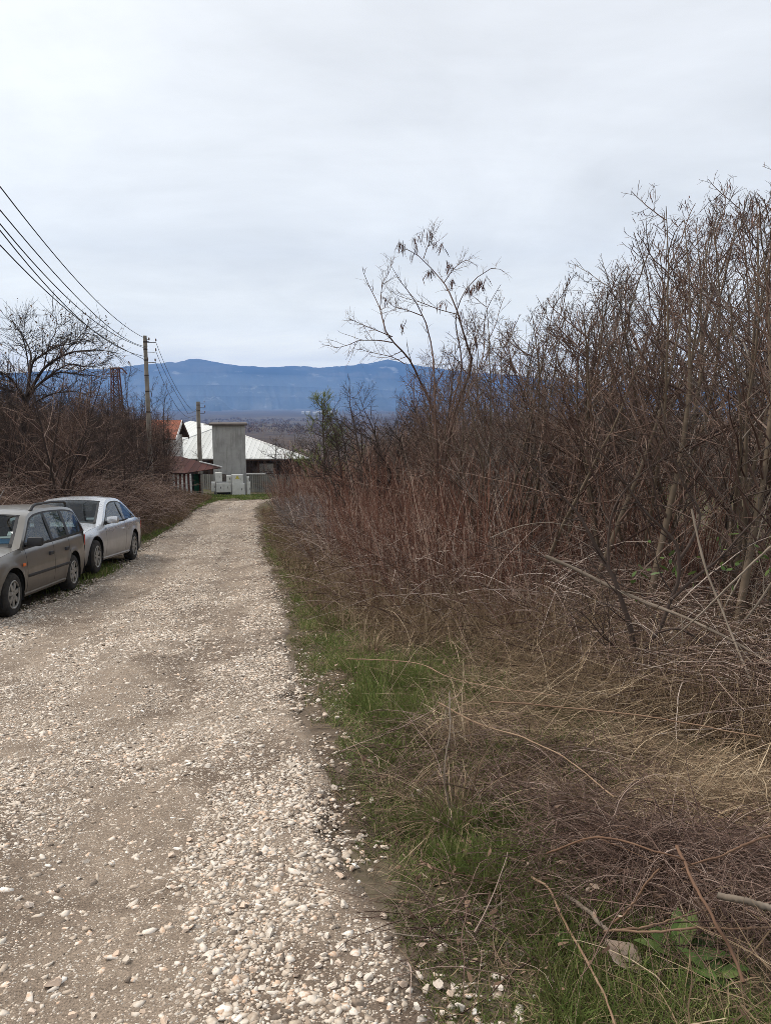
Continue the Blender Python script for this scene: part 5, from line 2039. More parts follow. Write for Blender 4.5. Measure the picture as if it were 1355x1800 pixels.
def build_undergrowth():
    rs = np.random.RandomState(51)
    # tangle inside the thicket
    V_ = Veg()
    N = 19000
    y = 4.6 + 26 * rs.rand(N) ** 1.75
    x = XR(y) + thick_edge(y) + .1 + (1.2 + .42 * y) * rs.rand(N)
    tall = np.interp(y, [4.8, 6.5, 9], [.45, .62, 1.0])
    P, R = arcs(rs, x, y, rs.rand(N) ** 1.5 * .9 * tall, (.5 + 1.1 * rs.rand(N)) * (.5 + .5 * tall), 8, .0016 + .0030 * rs.rand(N) ** 2.5 + .00008 * y, .06, 1.1 * tall)
    V_.tubes(P, R, rs.rand(N) ** 2, 3)
    tag(link('bramble_tangle', V_.mesh('bramble_tangle'), twig_brown), kind='stuff')
    # upright thin dead stalks and straw through the foot of the thicket
    V_ = Veg()
    N = 30000
    y = 4.2 + 30 * rs.rand(N) ** 1.7
    x = XR(y) + thick_edge(y) - .25 + (1.2 + .30 * y) * rs.rand(N) ** 1.4
    st = np.stack([x, y, zground(x, y) - .02], -1)
    d = rs.normal(0, .45, (N, 3)); d[:, 2] = 1
    P, _ = grow(st, d, .15 + .55 * rs.rand(N) ** 1.3, 1, 1, 5, .16, -.10, rs)
    V_.strips(P, np.array([1, .9, .75, .5, .1])[None] * (.0016 + .0016 * rs.rand(N) + .00012 * y)[:, None], .1 + .8 * rs.rand(N), rs=rs)
    n = 26000
    yy = 7.2 + 24 * rs.rand(n) ** 1.4
    xx = XR(yy) + thick_edge(yy) + .3 + 3.0 * rs.rand(n) ** 1.2
    st = np.stack([xx, yy, zground(xx, yy) - .01], -1)
    d = rs.normal(0, .35, (n, 3)); d[:, 2] = 1
    P, _ = grow(st, d, .25 + .65 * rs.rand(n) ** 1.4, 1, 1, 6, .12, -.07, rs)
    V_.strips(P, np.array([1, 1, .9, .75, .5, .1])[None] * (.0018 + .0016 * rs.rand(n) + .00012 * yy)[:, None], .35 + .6 * rs.rand(n), rs=rs)
    # pale dead stalks and straw around the foot of the forked tree
    for (px, py, n, sp) in [(1000, 1150, 1300, .8), (1120, 1165, 1500, .9), (1230, 1170, 1300, .9), (1330, 1190, 900, .8), (930, 1130, 1000, .8), (860, 1120, 900, .8)]:
        c = hit(px, py)
        xx, yy = c.x + rs.normal(0, sp, n), c.y + rs.normal(0, sp * .8, n)
        k = yy > 4.3
        xx, yy = xx[k], yy[k]
        n = len(xx)
        st = np.stack([xx, yy, zground(xx, yy) + .25 * rs.rand(n) ** 2], -1)
        d = rs.normal(0, .8, (n, 3)); d[:, 2] = .5 + .5 * rs.rand(n)
        P, _ = grow(st, d, .25 + .6 * rs.rand(n), 1, 1, 6, .15, -.11, rs)
        P[:, :, 2] = np.maximum(P[:, :, 2], zground(P[:, :, 0], P[:, :, 1]) + .004)
        V_.strips(P, np.array([1, 1, .9, .75, .5, .1])[None] * (.0018 + .002 * rs.rand(n))[:, None], .25 + .7 * rs.rand(n), rs=rs)
    # straw swept over in heaps near the front
    for (px, py, n, sp, hh, dz, L) in [(880, 1235, 600, .45, .26, -.5, .7), (960, 1190, 800, .55, .36, 0, .8), (1000, 1250, 800, .6, .28, -.3, .8), (900, 1290, 650, .26, .12, -.35, .9), (1010, 1330, 700, .30, .10, -.3, .8), (1130, 1250, 1000, .7, .34, 0, .8),
                                  (1260, 1250, 1000, .8, .34, .2, .8), (800, 1320, 500, .14, .34, -1.3, .6), (740, 1380, 260, .2, .08, .5, .5), (1200, 1360, 1300, .5, .14, 0, .5), (1280, 1400, 2200, .34, .16, .3, .3), (1330, 1430, 1500, .26, .16, 0, .28), (1230, 1440, 1200, .26, .14, 0, .28), (1150, 1420, 500, .2, .14, 0, .3), (1330, 1770, 170, .18, .16, 1.5, .45), (1350, 1690, 120, .16, .2, 1.5, .4)]:
        c = hit(px, py)
        xx, yy = c.x + rs.normal(0, sp, n), c.y + rs.normal(0, sp * .7, n)
        st = np.stack([xx, yy, zground(xx, yy) + hh * np.abs(rs.normal(0, .6, n)) * np.exp(-((xx - c.x) ** 2 + (yy - c.y) ** 2) / (2 * (sp * 1.2) ** 2))], -1)
        az = dz + rs.normal(0, .65, n) + (rs.rand(n) < .5) * PI
        d = np.stack([np.cos(az), np.sin(az), rs.normal(.15, .35, n)], -1)
        P, _ = grow(st, d, L * (.25 + .75 * rs.rand(n)), 1, 1, 6, .12, -.07, rs)
        g = zground(P[:, :, 0], P[:, :, 1]) + .004
        P[:, :, 2] = np.maximum(P[:, :, 2], g + .02 * rs.rand(n)[:, None])
        V_.strips(P, np.array([.7, 1, .95, .8, .6, .1])[None] * (.0012 + .0018 * rs.rand(n))[:, None], .02 + .95 * rs.rand(n) ** (.75 if L < .35 else 1.3), rs=rs)
    # a low uneven sward of dead and half-green blades all along the verge
    N = 72000
    y = 1.6 + 26 * rs.rand(N) ** 1.6
    e = .08 + (.35 + .8 * rs.rand(N)) * rs.rand(N) ** .9
    x = XR(y) + e
    ok = fbm(x * 2.6, y * 1.7, 72, 3) > .40
    x, y = x[ok], y[ok]
    N = len(x)
    st = np.stack([x, y, zground(x, y) - .005], -1)
    d = rs.normal(0, .6, (N, 3)); d[:, 2] = .8
    P, _ = grow(st, d, (.03 + .10 * rs.rand(N) ** 1.6) * (.7 + .7 * fbm(x * 2, y * 2, 73, 2)), 1, 1, 5, .14, -.16, rs)
    SW.append((P, (.0009 + .0010 * rs.rand(N) + .0002 * y), np.clip(.28 + .50 * fbm(x * 1.8, y * 1.8, 74, 3) + rs.normal(0, .16, N) + (rs.rand(N) < .14) * .5, 0, 1)))
    # thin scatter of dead blades over the whole verge
    N = 48000
    y = 1.5 + 30 * rs.rand(N) ** 2.5
    x = XR(y) - .08 + (thick_edge(y) + .7) * rs.rand(N)
    st = np.stack([x, y, zground(x, y) + .005 + .02 * rs.rand(N)], -1)
    az = rs.rand(N) * 2 * PI
    d = np.stack([np.cos(az), np.sin(az), rs.rand(N) * .5], -1)
    P, _ = grow(st, d, .03 + .16 * rs.rand(N) ** 1.5, 1, 1, 5, .2, -.08, rs)
    P[:, :, 2] = np.maximum(P[:, :, 2], zground(P[:, :, 0], P[:, :, 1]) + .004)
    V_.strips(P, np.array([.7, 1, .9, .7, .1])[None] * (.0006 + .0012 * rs.rand(N) + .0001 * y)[:, None], .0 + .8 * rs.rand(N) ** 1.5, rs=rs)
    tag(link('dry_grass', V_.mesh('dry_grass'), straw_m), kind='stuff')

    # the dark heap of cut brambles near the right-hand bottom corner
    V_ = Veg()
    for (px, py, n, sp, hh, L) in [(1060, 1510, 520, .20, .20, .42), (1180, 1545, 620, .20, .22, .42), (1300, 1560, 560, .20, .22, .42), (1130, 1560, 330, .25, .18, .5), (1270, 1590, 300, .25, .14, .5), (1330, 1650, 400, .22, .22, .45), (980, 1440, 300, .2, .18, .4), (1040, 1630, 160, .25, .12, .4), (850, 1640, 150, .22, .05, .5), (930, 1600, 160, .3, .07, .5), (720, 1375, 190, .24, .12, .5), (830, 1335, 260, .26, .20, .55), (890, 1410, 260, .22, .18, .45), (970, 1350, 300, .28, .16, .5), (760, 1300, 160, .26, .14, .5), (1080, 1400, 220, .25, .14, .45), (690, 1460, 120, .18, .05, .4)]:
        c = hit(px, py)
        x, y = c.x + rs.normal(0, sp, n), c.y + rs.normal(0, sp * .6, n)
        P, R = arcs(rs, x, y, hh * rs.rand(n) ** 1.2, L * (.35 + .8 * rs.rand(n)), 8, .0009 + .0022 * rs.rand(n) ** 4, .09, .7)
        V_.tubes(P, R, .72 * rs.rand(n) ** 2.0, 3)
    tag(link('cut_bramble_heap', V_.mesh('cut_bramble_heap'), twig_brown), kind='stuff')

    # green grass in patches along the verge
    V_ = Veg()
    for P, w_, t_ in SW:
        V_.strips(P, np.array([1, .95, .8, .5, .06])[None] * w_[:, None], t_, rs=rs)
    patches = [(690, 1235, 5200, .34), (770, 1205, 3600, .32), (815, 1165, 1300, .22), (640, 1250, 2200, .26), (560, 1105, 2400, .40), (520, 1050, 2200, .55), (495, 1000, 1800, .7), (480, 950, 1800, 1.0), (470, 915, 1600, 1.4),
               (800, 1470, 3400, .17), (860, 1480, 3000, .15), (760, 1490, 1600, .13), (880, 1540, 1300, .15), (700, 1290, 1800, .22), (800, 1380, 1300, .20), (930, 1330, 1500, .22), (1000, 1350, 900, .2), (660, 1340, 1300, .2), (930, 1640, 900, .18), (900, 1560, 900, .15),
               (850, 1690, 900, .13), (980, 1760, 900, .16), (1100, 1780, 1000, .18), (1020, 1700, 600, .14), (900, 1750, 800, .12), (1090, 1650, 600, .12), (760, 1560, 900, .14), (820, 1590, 900, .15), (640, 1180, 1500, .3)]
    for (px, py, n, sp) in patches:
        c = hit(px, py)
        n = int(n * .9)
        x, y = c.x + rs.normal(0, sp, n), c.y + rs.normal(0, sp * 1.1, n)
        ok = (x - XR(y) > .16 + .35 * vnoise(x * 3, y * 3, 61)) & (fbm(x * 5, y * 5, 62, 3) > .43)
        x, y = x[ok], y[ok]
        n = len(x)
        st = np.stack([x, y, zground(x, y) - .01], -1)
        d = rs.normal(0, .38, (n, 3)); d[:, 2] = 1
        L = (.05 + .13 * rs.rand(n) ** 1.3) * np.interp(py, [900, 1250, 1800], [1.5, 1.25, .85]) * (.6 + .8 * fbm(x * 3, y * 3, 63, 2))
        P, _ = grow(st, d, L, 1, 1, 5, .10, -.13, rs)
        V_.strips(P, np.array([1, .95, .8, .5, .06])[None] * (.0011 + .0012 * rs.rand(n) + .00022 * y)[:, None], np.clip(fbm(x * 2.5, y * 2.5, 64, 3) * .85 + rs.normal(0, .27, n), 0, 1), rs=rs)
    # left verge: between and behind the cars, and the grassy strip before the tower
    for (px, py, n, sx, sy) in [(152, 1008, 2200, .35, .5), (120, 1030, 700, .5, .8), (262, 945, 1500, .35, 1.2), (290, 925, 1500, .5, 1.6), (330, 895, 2500, .8, 2.5), (355, 884, 3500, 1.2, 4), (395, 876, 3500, 2.2, 4), (450, 872, 2500, 2.0, 3), (375, 878, 2500, 1.5, 4), (420, 873, 2500, 3, 4)]:
        c = hit(px, py)
        x, y = c.x + rs.normal(0, sx, n), c.y + rs.normal(0, sy, n)
        ok = (x < XL(y) - .1) | ((x > XR(y) + .1)) | (y > 52) | ((px < 160) & (x < XL(y) + .35))
        x, y = x[ok], y[ok]
        n = len(x)
        st = np.stack([x, y, zground(x, y) - .01], -1)
        d = rs.normal(0, .4, (n, 3)); d[:, 2] = 1
        P, _ = grow(st, d, .07 + .13 * rs.rand(n), 1, 1, 4, .10, -.13, rs)
        V_.strips(P, np.array([1, .95, .7, .06])[None] * (.0018 + .0003 * y)[:, None] * (.6 + .8 * rs.rand(n))[:, None], np.clip(.15 + .8 * fbm(x * .7, y * .7, 65, 3) + rs.normal(0, .15, n), 0, 1), rs=rs)
    tag(link('green_grass', V_.mesh('green_grass'), grass_m), kind='stuff')

    # dry leaves on the ground and caught in the brambles
    V_ = Veg()
    N = 4200
    y = 1.7 + 6.5 * rs.rand(N) ** 1.4
    x = XR(y) + .1 + 3.2 * rs.rand(N)
    for (px, py, n, sp) in [(1180, 1530, 1500, .30), (1290, 1520, 1500, .32), (1060, 1490, 700, .25), (1200, 1590, 400, .25), (800, 1560, 70, .2), (950, 1640, 60, .25), (840, 1500, 40, .15)]:
        c = hit(px, py)
        x = np.append(x, c.x + rs.normal(0, sp, n)); y = np.append(y, c.y + rs.normal(0, sp * .7, n))
    N = len(x)
    keep = rs.rand(N) < .8
    x, y = x[keep], y[keep]
    N = len(x)
    st = np.stack([x, y, zground(x, y) + .01 + .12 * rs.rand(N) ** 3], -1)
    d = rs.normal(0, 1, (N, 3)); d[:, 2] *= .35
    L = .016 + .034 * rs.rand(N) ** 1.8
    P, _ = grow(st, d, L, 1, 1, 5, .22, .0, rs)
    V_.strips(P, np.array([.12, .8, 1, .7, .06])[None] * (L * (.18 + .16 * rs.rand(N)))[:, None], rs.rand(N), rs=rs)
    tag(link('leaf_litter', V_.mesh('leaf_litter'), leaf_m), kind='stuff')
    # low moss and ground cover right at the road edge
    V_ = Veg()
    N = 60000
    y = 1.5 + 20 * rs.rand(N) ** 2.2
    x = XR(y) - .06 + (.40 + .9 * rs.rand(N)) * rs.rand(N)
    ok = fbm(x * 4, y * 3, 71, 3) > .44
    x, y = x[ok], y[ok]
    N = len(x)
    st = np.stack([x, y, zground(x, y)], -1)
    d = rs.normal(0, .8, (N, 3)); d[:, 2] = .7
    P, _ = grow(st, d, .012 + .034 * rs.rand(N) ** 1.5, 1, 1, 4, .15, -.1, rs)
    V_.strips(P, np.array([1, 1, .7, .1])[None] * (.0012 + .0012 * rs.rand(N) + .0002 * y)[:, None], .05 + .35 * rs.rand(N), rs=rs)
    tag(link('moss_cover', V_.mesh('moss_cover'), grass_m), kind='stuff')


def build_canes():
    rs = np.random.RandomState(61)

    def one(name, pts, r0, r1, m, label, cat, d=None, lift=None, twigs=0, tint=.5, tl=.25):
        P = path3(pts, d, lift)
        n = len(P)
        P[:, 2] = np.maximum(P[:, 2], zground(P[:, 0], P[:, 1]) + r0 * .5)
        P = resamp(P, 30)
        n = 30
        P = P + np.cumsum(rs.normal(0, .0014, P.shape), axis=0) + rs.normal(0, .0003, P.shape)
        if m is cane_m:
            r0, r1 = r0 * .78, r1 * .78
        V_ = Veg().tubes(P[None], np.linspace(r0, r1, n)[None] * (1 + .10 * rs.normal(0, 1, (1, n))), tint, 8)
        root = empty(name, tuple(P[0]), 0, label, cat)
        o = link('stem', V_.mesh('stem'), m, root, smooth=True)
        o.matrix_parent_inverse = Matrix.Translation(-root.location)
        if twigs:
            s, dd, t, r = spawn(P[None], np.linspace(r0, r1, n)[None], twigs, .1, .98, .6, .25, rs, .5)
            Q, R = grow(s, dd, tl * (.3 + rs.rand(len(t))), np.clip(r, .0015, .006), .0012, 6, .08, -.02, rs)
            o = link('side_twigs', Veg().tubes(Q, R, tint * .6 + .4 * rs.rand(len(t)), 4).mesh('side_twigs'), m, root)
            o.matrix_parent_inverse = Matrix.Translation(-root.location)
    one('fallen_branch', [(958, 978), (1010, 1000), (1070, 1030), (1130, 1056), (1200, 1082), (1270, 1115), (1365, 1170)], .019, .010, stick_m, 'long grey dead branch fallen slantwise through the thicket', 'branch', d=[6.9, 6.8, 6.6, 6.3, 6.0, 5.7, 5.3], twigs=9, tint=.45, tl=.45)
    one('bent_cane', [(610, 1158), (677, 1160), (745, 1168), (780, 1186), (830, 1200), (900, 1213), (980, 1224)], .006, .004, cane_m, 'thin tan cane lying level over the bright green grass patch', 'cane', lift=[.22, .25, .26, .25, .25, .28, .28], twigs=6, tint=.85)
    one('bent_cane', [(862, 1234), (930, 1238), (1003, 1245), (1113, 1258), (1209, 1274), (1335, 1298)], .008, .005, cane_m, 'long smooth brown cane lying level across the dry grass', 'cane', lift=.30, tint=.7)
    one('bent_cane', [(770, 1235), (850, 1275), (930, 1300), (1010, 1345), (1080, 1400)], .007, .004, cane_m, 'tan cane sloping down right over the swept straw', 'cane', lift=[.35, .25, .22, .2, .15], twigs=5, tint=.9)
    one('bent_cane', [(934, 1542), (967, 1565), (987, 1608), (1014, 1655), (1048, 1716), (1068, 1756), (1085, 1802)], .0065, .0045, cane_m, 'orange brown cane running down the grass to the bottom edge beside the large dry leaf', 'cane', lift=.09, tint=.75)
    one('bent_cane', [(1189, 1488), (1212, 1538), (1239, 1588), (1263, 1632), (1290, 1680), (1310, 1730)], .0075, .006, cane_m, 'thick reddish brown cane leaning steeply over the bramble heap', 'cane', lift=[.34, .32, .3, .26, .2, .15], tint=.4)
    one('bent_cane', [(1060, 1638), (1110, 1631), (1160, 1618), (1212, 1602), (1260, 1592)], .0055, .004, cane_m, 'orange cane lying low over the bramble heap, ending above the broad green weeds', 'cane', lift=.13, tint=.7)
    one('bent_cane', [(1075, 1634), (1160, 1634), (1260, 1625), (1365, 1619)], .0055, .0045, cane_m, 'orange cane lying level over the bramble heap just under the thick stick', 'cane', lift=.14, tint=.65)
    one('bent_cane', [(960, 1500), (994, 1487), (1044, 1470), (1101, 1479), (1179, 1501), (1230, 1530)], .0055, .004, cane_m, 'brown cane arching over the top of the bramble heap', 'cane', lift=[.2, .3, .36, .38, .36, .3], tint=.45, twigs=4)
    one('bent_cane', [(1365, 1467), (1300, 1490), (1250, 1512), (1200, 1535)], .006, .004, cane_m, 'brown cane entering from the right edge above the thick stick', 'cane', lift=[.34, .34, .32, .28], tint=.5)
    one('bent_cane', [(1075, 1622), (1112, 1580), (1130, 1545), (1155, 1520)], .005, .004, cane_m, 'short cane rising steeply out of the middle of the bramble heap', 'cane', lift=[.1, .2, .28, .34], tint=.6)
    one('cut_stick', [(1261, 1573), (1303, 1583), (1370, 1595)], .012, .011, stick_m, 'thick pale stick with a cut end poking in from the right edge', 'stick', lift=.22, tint=.55)
    one('cut_stick', [(990, 1570), (1034, 1598), (1058, 1620), (1075, 1640)], .0085, .0075, stick_m, 'short grey stick lying on the grass at the left end of the orange canes', 'stick', lift=.10, tint=.35)
    one('cut_stick', [(800, 1604), (835, 1600), (870, 1592), (895, 1584)], .0065, .005, stick_m, 'short pale stick lying flat in the grass near the road edge', 'stick', lift=.03, tint=.6)
    one('bent_cane', [(740, 1515), (780, 1533), (830, 1542), (880, 1545), (930, 1546), (958, 1556)], .0045, .004, cane_m, 'dark thin cane lying across the grass left of the bramble heap', 'cane', lift=.06, tint=.15, twigs=4)
    one('bent_cane', [(690, 1642), (760, 1650), (830, 1640), (900, 1618), (960, 1625)], .003, .002, stick_m, 'thin bundle of pale stalks lying on the bare soil by the road edge', 'stalk', lift=.03, tint=.5, twigs=12)
    one('bent_cane', [(790, 1215), (792, 1290), (783, 1365), (795, 1420), (806, 1460)], .004, .003, stick_m, 'broken upright dead stalk standing in the grass at the heap of straw', 'stalk', lift=[.5, .42, .28, .12, .02], tint=.4, twigs=14)
    one('bent_cane', [(1215, 895), (1235, 985), (1270, 1075), (1305, 1160), (1340, 1235), (1365, 1290)], .010, .008, stick_m, 'pale leaning stem crossing the thicket at the right edge', 'stem', d=[6.4, 6.1, 5.8, 5.4, 5.1, 4.9], tint=.5)
    one('bent_cane', [(862, 945), (910, 925), (960, 918), (1010, 925), (1060, 935)], .0045, .003, stick_m, 'pale bare twig sticking out level in front of the red brown suckers', 'stem', d=8.2, tint=.8, twigs=5)
    one('bent_cane', [(1355, 960), (1300, 1010), (1240, 1070), (1170, 1130)], .009, .005, stick_m, 'pale straight stem leaning down left into the thicket below the green leaves', 'stem', d=[5.6, 5.7, 5.8, 6.0], tint=.7)
    one('bent_cane', [(600, 1320), (650, 1300), (705, 1276), (760, 1245), (800, 1222)], .0035, .002, twig_brown, 'thin brown twig reaching over the verge towards the road', 'twig', lift=[.03, .08, .15, .25, .35], tint=.7, twigs=8)

    # long bowed stems crossing one another inside the thicket
    k = 0
    while k < 26:
        d = rs.uniform(6.6, 11.5)
        px = rs.uniform(760, 1400)
        v = ray(px, 900)
        x = v[0] / v[1] * d
        e = x - float(XR(d)) - thick_edge(d)
        if e < .5:
            continue
        z = zg(x, d)
        az = rs.choice([PI, 0] if e > 2.6 else [0]) + rs.normal(0, .5)
        st = np.array([[0, 0, -.1]])
        dd = np.array([[math.cos(az) * rs.uniform(.5, 1.3), math.sin(az) * .5, 1.0]])
        L = rs.uniform(1.8, 3.6)
        P, R = grow(st, dd, L, rs.uniform(.008, .015), .003, 18, .05, rs.uniform(-.06, -.01), rs)
        V_ = Veg().tubes(P, R, rs.rand(), 6)
        root = empty('bowed_stem', (x, d, z), 0, 'long bare stem bowing across the thicket behind the forked tree', 'stem', 'bowed stems in the thicket')
        m_ = (twig_grey2, twig_brown, old_dark, stick_m)[k % 4]
        link('stem', V_.mesh('stem'), m_, root, smooth=True)
        s, ds, t, r = spawn(P, R, 12, .2, 1, .75, .25, rs, .5)
        Q, Rq = grow(s, ds, .15 + .6 * rs.rand(len(t)), np.clip(r, .003, .006), .0018, 8, .11, .02, rs)
        s, ds, t, r = spawn(Q, Rq, 3, .3, 1, .7, .25, rs, .7)
        Q2, Rq2 = grow(s, ds, .08 + .2 * rs.rand(len(t)), np.clip(r, .002, .003), .0014, 5, .13, .02, rs)
        link('side_twigs', Veg().tubes(Q, Rq, .1 + .7 * rs.rand(len(Q)), 4).tubes(Q2, Rq2, .1 + .7 * rs.rand(len(Q2)), 3).mesh('side_twigs'), m_, root)
        k += 1
    # broad-leaved weeds
    for (px, py, n, L, lab) in [(1195, 1690, 13, .17, 'largest broad-leaved green weed, beside the large dry leaf'), (1010, 1672, 10, .095, 'small green rosette weed under the orange cane'), (1255, 1715, 12, .11, 'low green weed right of the large broad-leaved one')]:
        c = hit(px, py)
        root = empty('weed_plant', (c.x, c.y, zg(c.x, c.y)), 0, lab, 'plant')
        az = np.arange(n) * 2.4 + rs.normal(0, .2, n)
        d = np.stack([np.cos(az), np.sin(az), .45 + .7 * rs.rand(n)], -1)
        P, _ = grow(np.zeros((n, 3)), d, L * (.7 + .6 * rs.rand(n)), 1, 1, 7, .05, -.14, rs)
        side = np.stack([-np.sin(az), np.cos(az), np.zeros(n)], -1)
        V_ = Veg().strips(P, np.array([.12, .3, .75, 1, .95, .6, .03])[None] * L * .19 * (.8 + .4 * rs.rand(n))[:, None], rs.rand(n), side=side)
        link('leaves', V_.mesh('leaves'), weed_m, root)
    # a few large single leaves
    for k, (px, py, L, wf, az, tint, lab) in enumerate([(1125, 1712, .15, .5, 2.3, .98, 'largest dry leaf, pale brown and curled, on the grass near the bottom edge'), (988, 1732, .062, .75, 1.9, .97, 'small pale pink dry leaf left of the orange cane'), (905, 1748, .060, .22, .5, .9, 'narrow curled dry leaf beside the white stone in the grass'),
                                                  (848, 1528, .045, .35, -1.2, .55, 'reddish dry leaf standing in the grass right of the road edge'), (700, 1452, .07, .18, .6, .85, 'long curled pale leaf on the dark soil by the road'), (868, 1535, .045, .4, 1.2, .3, 'dark brown dry leaf behind the thin dark cane')]):
        c = hit(px, py, .015)
        st = np.array([[c.x, c.y, c.z]])
        d = np.array([[math.cos(az), math.sin(az), .10]])
        P, _ = grow(st, d, L, 1, 1, 8, .12, -.06, rs)
        side = np.array([[-math.sin(az), math.cos(az), .15]])
        prof = np.array([.05, .55, .9, 1, .85, .6, .3, .03])
        me_v = Veg()
        for sgn in (1, -1):
            Ps = P.copy()
            off_ = prof[None, :, None] * L * wf * .5
            Ps = Ps + sgn * unit(side)[:, None, :] * off_
            Ps[..., 2] += np.abs(prof)[None] * L * .06
            me_v.strips(Ps, (prof * L * wf * .5)[None], tint, side=unit(side + np.array([[0, 0, sgn * .3]])))
        tag(link('dry_leaf', me_v.mesh('dry_leaf'), leaf_m), lab, 'leaf')
# ================================================================ the left side: brush, trees, brambles
def build_left():
    rs = np.random.RandomState(81)
    # the spreading tree
    d = 27.0
    S = .2509
    Zm = lambda pts: [(x * S, 540 + y * S) for x, y in pts]
    limbs = [(Zm([(140, 1080), (155, 960), (165, 860), (180, 750), (186, 660), (200, 580), (208, 500)]), .15, .07),
             (Zm([(186, 670), (230, 590), (330, 500), (430, 455), (560, 470), (700, 485)]), .075, .012), (Zm([(195, 620), (240, 540), (310, 430), (420, 350), (530, 310), (680, 300), (830, 325)]), .075, .010),
             (Zm([(203, 540), (222, 430), (235, 380), (310, 330), (400, 270), (500, 260), (600, 215)]), .055, .010), (Zm([(208, 500), (212, 420), (220, 330), (160, 200), (90, 100)]), .055, .008),
             (Zm([(186, 660), (110, 540), (40, 470), (-60, 430), (-160, 380)]), .065, .010), (Zm([(186, 670), (120, 600), (0, 560), (-120, 520)]), .055, .010), (Zm([(310, 430), (340, 270), (390, 180), (400, 60)]), .035, .007),
             (Zm([(208, 470), (190, 330), (170, 230), (180, 80)]), .035, .007), (Zm([(330, 500), (420, 430), (500, 400), (640, 420), (740, 400)]), .04, .008), (Zm([(420, 350), (520, 250), (600, 180), (660, 200)]), .03, .006),
             (Zm([(186, 720), (260, 660), (400, 600), (520, 590), (660, 640)]), .05, .010), (Zm([(180, 740), (90, 690), (20, 640), (-80, 660)]), .05, .010)]
    T, B = Veg(), Veg()
    ps, rr = [], []
    for k, (pts, r0, r1) in enumerate(limbs):
        P = resamp(path3(pts, [d + .55 * j * math.sin(k * 2.1) for j in range(len(pts))]), 18)
        if k == 0:
            P[0, 2] = zg(P[0, 0], P[0, 1]) - .2
        R = np.linspace(r0, r1, 18) * .8
        T.tubes(P[None], R[None], .35, 8)
        if k:
            ps.append(P); rr.append(R)
    P0, R0 = np.stack(ps), np.stack(rr)
    s, dd, t, r = spawn(P0, R0, 22, .2, 1, .75, .25, rs, .5)
    P1, R1 = grow(s, dd, .35 + 1.15 * rs.rand(len(t)) * (1.2 - t), np.clip(r, .008, .02), .006, 9, .11, .015, rs)
    B.tubes(P1, R1, .2 + .5 * rs.rand(len(t)), 4)
    s, dd, t, r = spawn(P1, R1, 7, .2, 1, .7, .25, rs, .7)
    P2, R2 = grow(s, dd, .2 + .6 * rs.rand(len(t)), np.clip(r, .005, .008), .0035, 6, .13, .05, rs)
    B.tubes(P2, R2, .2 + .6 * rs.rand(len(t)), 3)
    root = empty('spreading_tree', (float(ps[0][0, 0]), d, zg(ps[0][0, 0], d)), 0, 'wide spreading bare tree with dark limbs at the left edge above the brambles', 'tree')
    lv = Veg()
    k = rs.choice(len(P2), 420)
    w = P2[k, -1] + rs.normal(0, .05, (420, 3))
    sel = w[:, 2] > np.percentile(P2[:, -1, 2], 35)
    w = w[sel]
    dq = rs.normal(0, 1, (len(w), 3))
    Q, _ = grow(w, dq, .10, 1, 1, 4, .1, -.1, rs)
    lv.strips(Q, np.array([.2, 1, .8, .1])[None] * .03 * np.ones((len(w), 1)), rs.rand(len(w)) * .8, rs=rs)
    for nm, V_, m in (('trunk', T, old_dark), ('crown', B, old_dark), ('dead_leaves', lv, leaf_m)):
        o = link(nm, V_.mesh(nm), m, root)
        if nm == 'dead_leaves':
            o['kind'] = 'stuff'
        o.matrix_parent_inverse = Matrix.Translation(-root.location)

    # dense brush behind and around it
    protos = [put_mats(bare_tree(np.random.RandomState(300 + k), **kw), (twig_dark, twig_brown if k % 2 else twig_dark, pod_m)) for k, kw in enumerate([
        dict(H=4.5, stems=6, n1=14, spread=.9, rb=.03, podn=0, low=.1, ssp=.4), dict(H=4.0, stems=8, n1=11, spread=.8, rb=.028, podn=0, low=.08, ssp=.5), dict(H=5.0, stems=4, n1=18, spread=.7, rb=.04, podn=14), dict(H=3.4, stems=9, n1=10, spread=1.0, podn=0, low=.06, ssp=.6)])]
    # thicker twigs so that far brush keeps its weight
    Hs = [max(v.co.z for v in p[1].vertices) for p in protos]
    key = [(110, 44, 640, 0), (165, 47, 652, 2), (205, 45, 660, 0), (75, 40, 640, 2), (240, 38.5, 628, 2), (285, 39, 665, 2), (-25, 24, 600, 2), (10, 33, 640, 0), (225, 37, 700, 0)]
    used = []
    for px, dd_, py, k in key:
        p = at(px, py, dd_)
        z = zg(p.x, dd_)
        used.append((p.x, dd_))
        tree_obj('robinia_tree' if k == 2 else 'brush_tree', protos[k], (p.x, dd_, z), rs.rand() * 6, (p.z - z) / Hs[k], 'slim bare robinia with dark pods among the brush near the taller pole' if px > 100 else 'bare tree with upright limbs at the far left edge', 'tree', 'podded robinias by the taller pole' if px > 100 else 'bare trees at the left edge')
    for k, (px, dd_, py) in enumerate([(180, 42, 700), (196, 47, 704), (208, 44, 715), (218, 50, 718), (230, 46, 738), (240, 52, 736), (250, 47, 748), (258, 53, 744), (264, 49, 760), (272, 54, 765), (224, 42, 750), (246, 43, 765), (262, 44, 785), (205, 53, 706), (236, 55, 725), (160, 50, 690)]):
        p = at(px, py - 6, dd_)
        z = zg(p.x, dd_)
        used.append((p.x, dd_))
        tree_obj('brush_tree', protos[1], (p.x, dd_, z), k * 1.3, (p.z - z) / Hs[1], 'dense dark many-stemmed bush on the bank left of the road', 'bush', 'dark bushes on the left bank')
    n = tries = 0
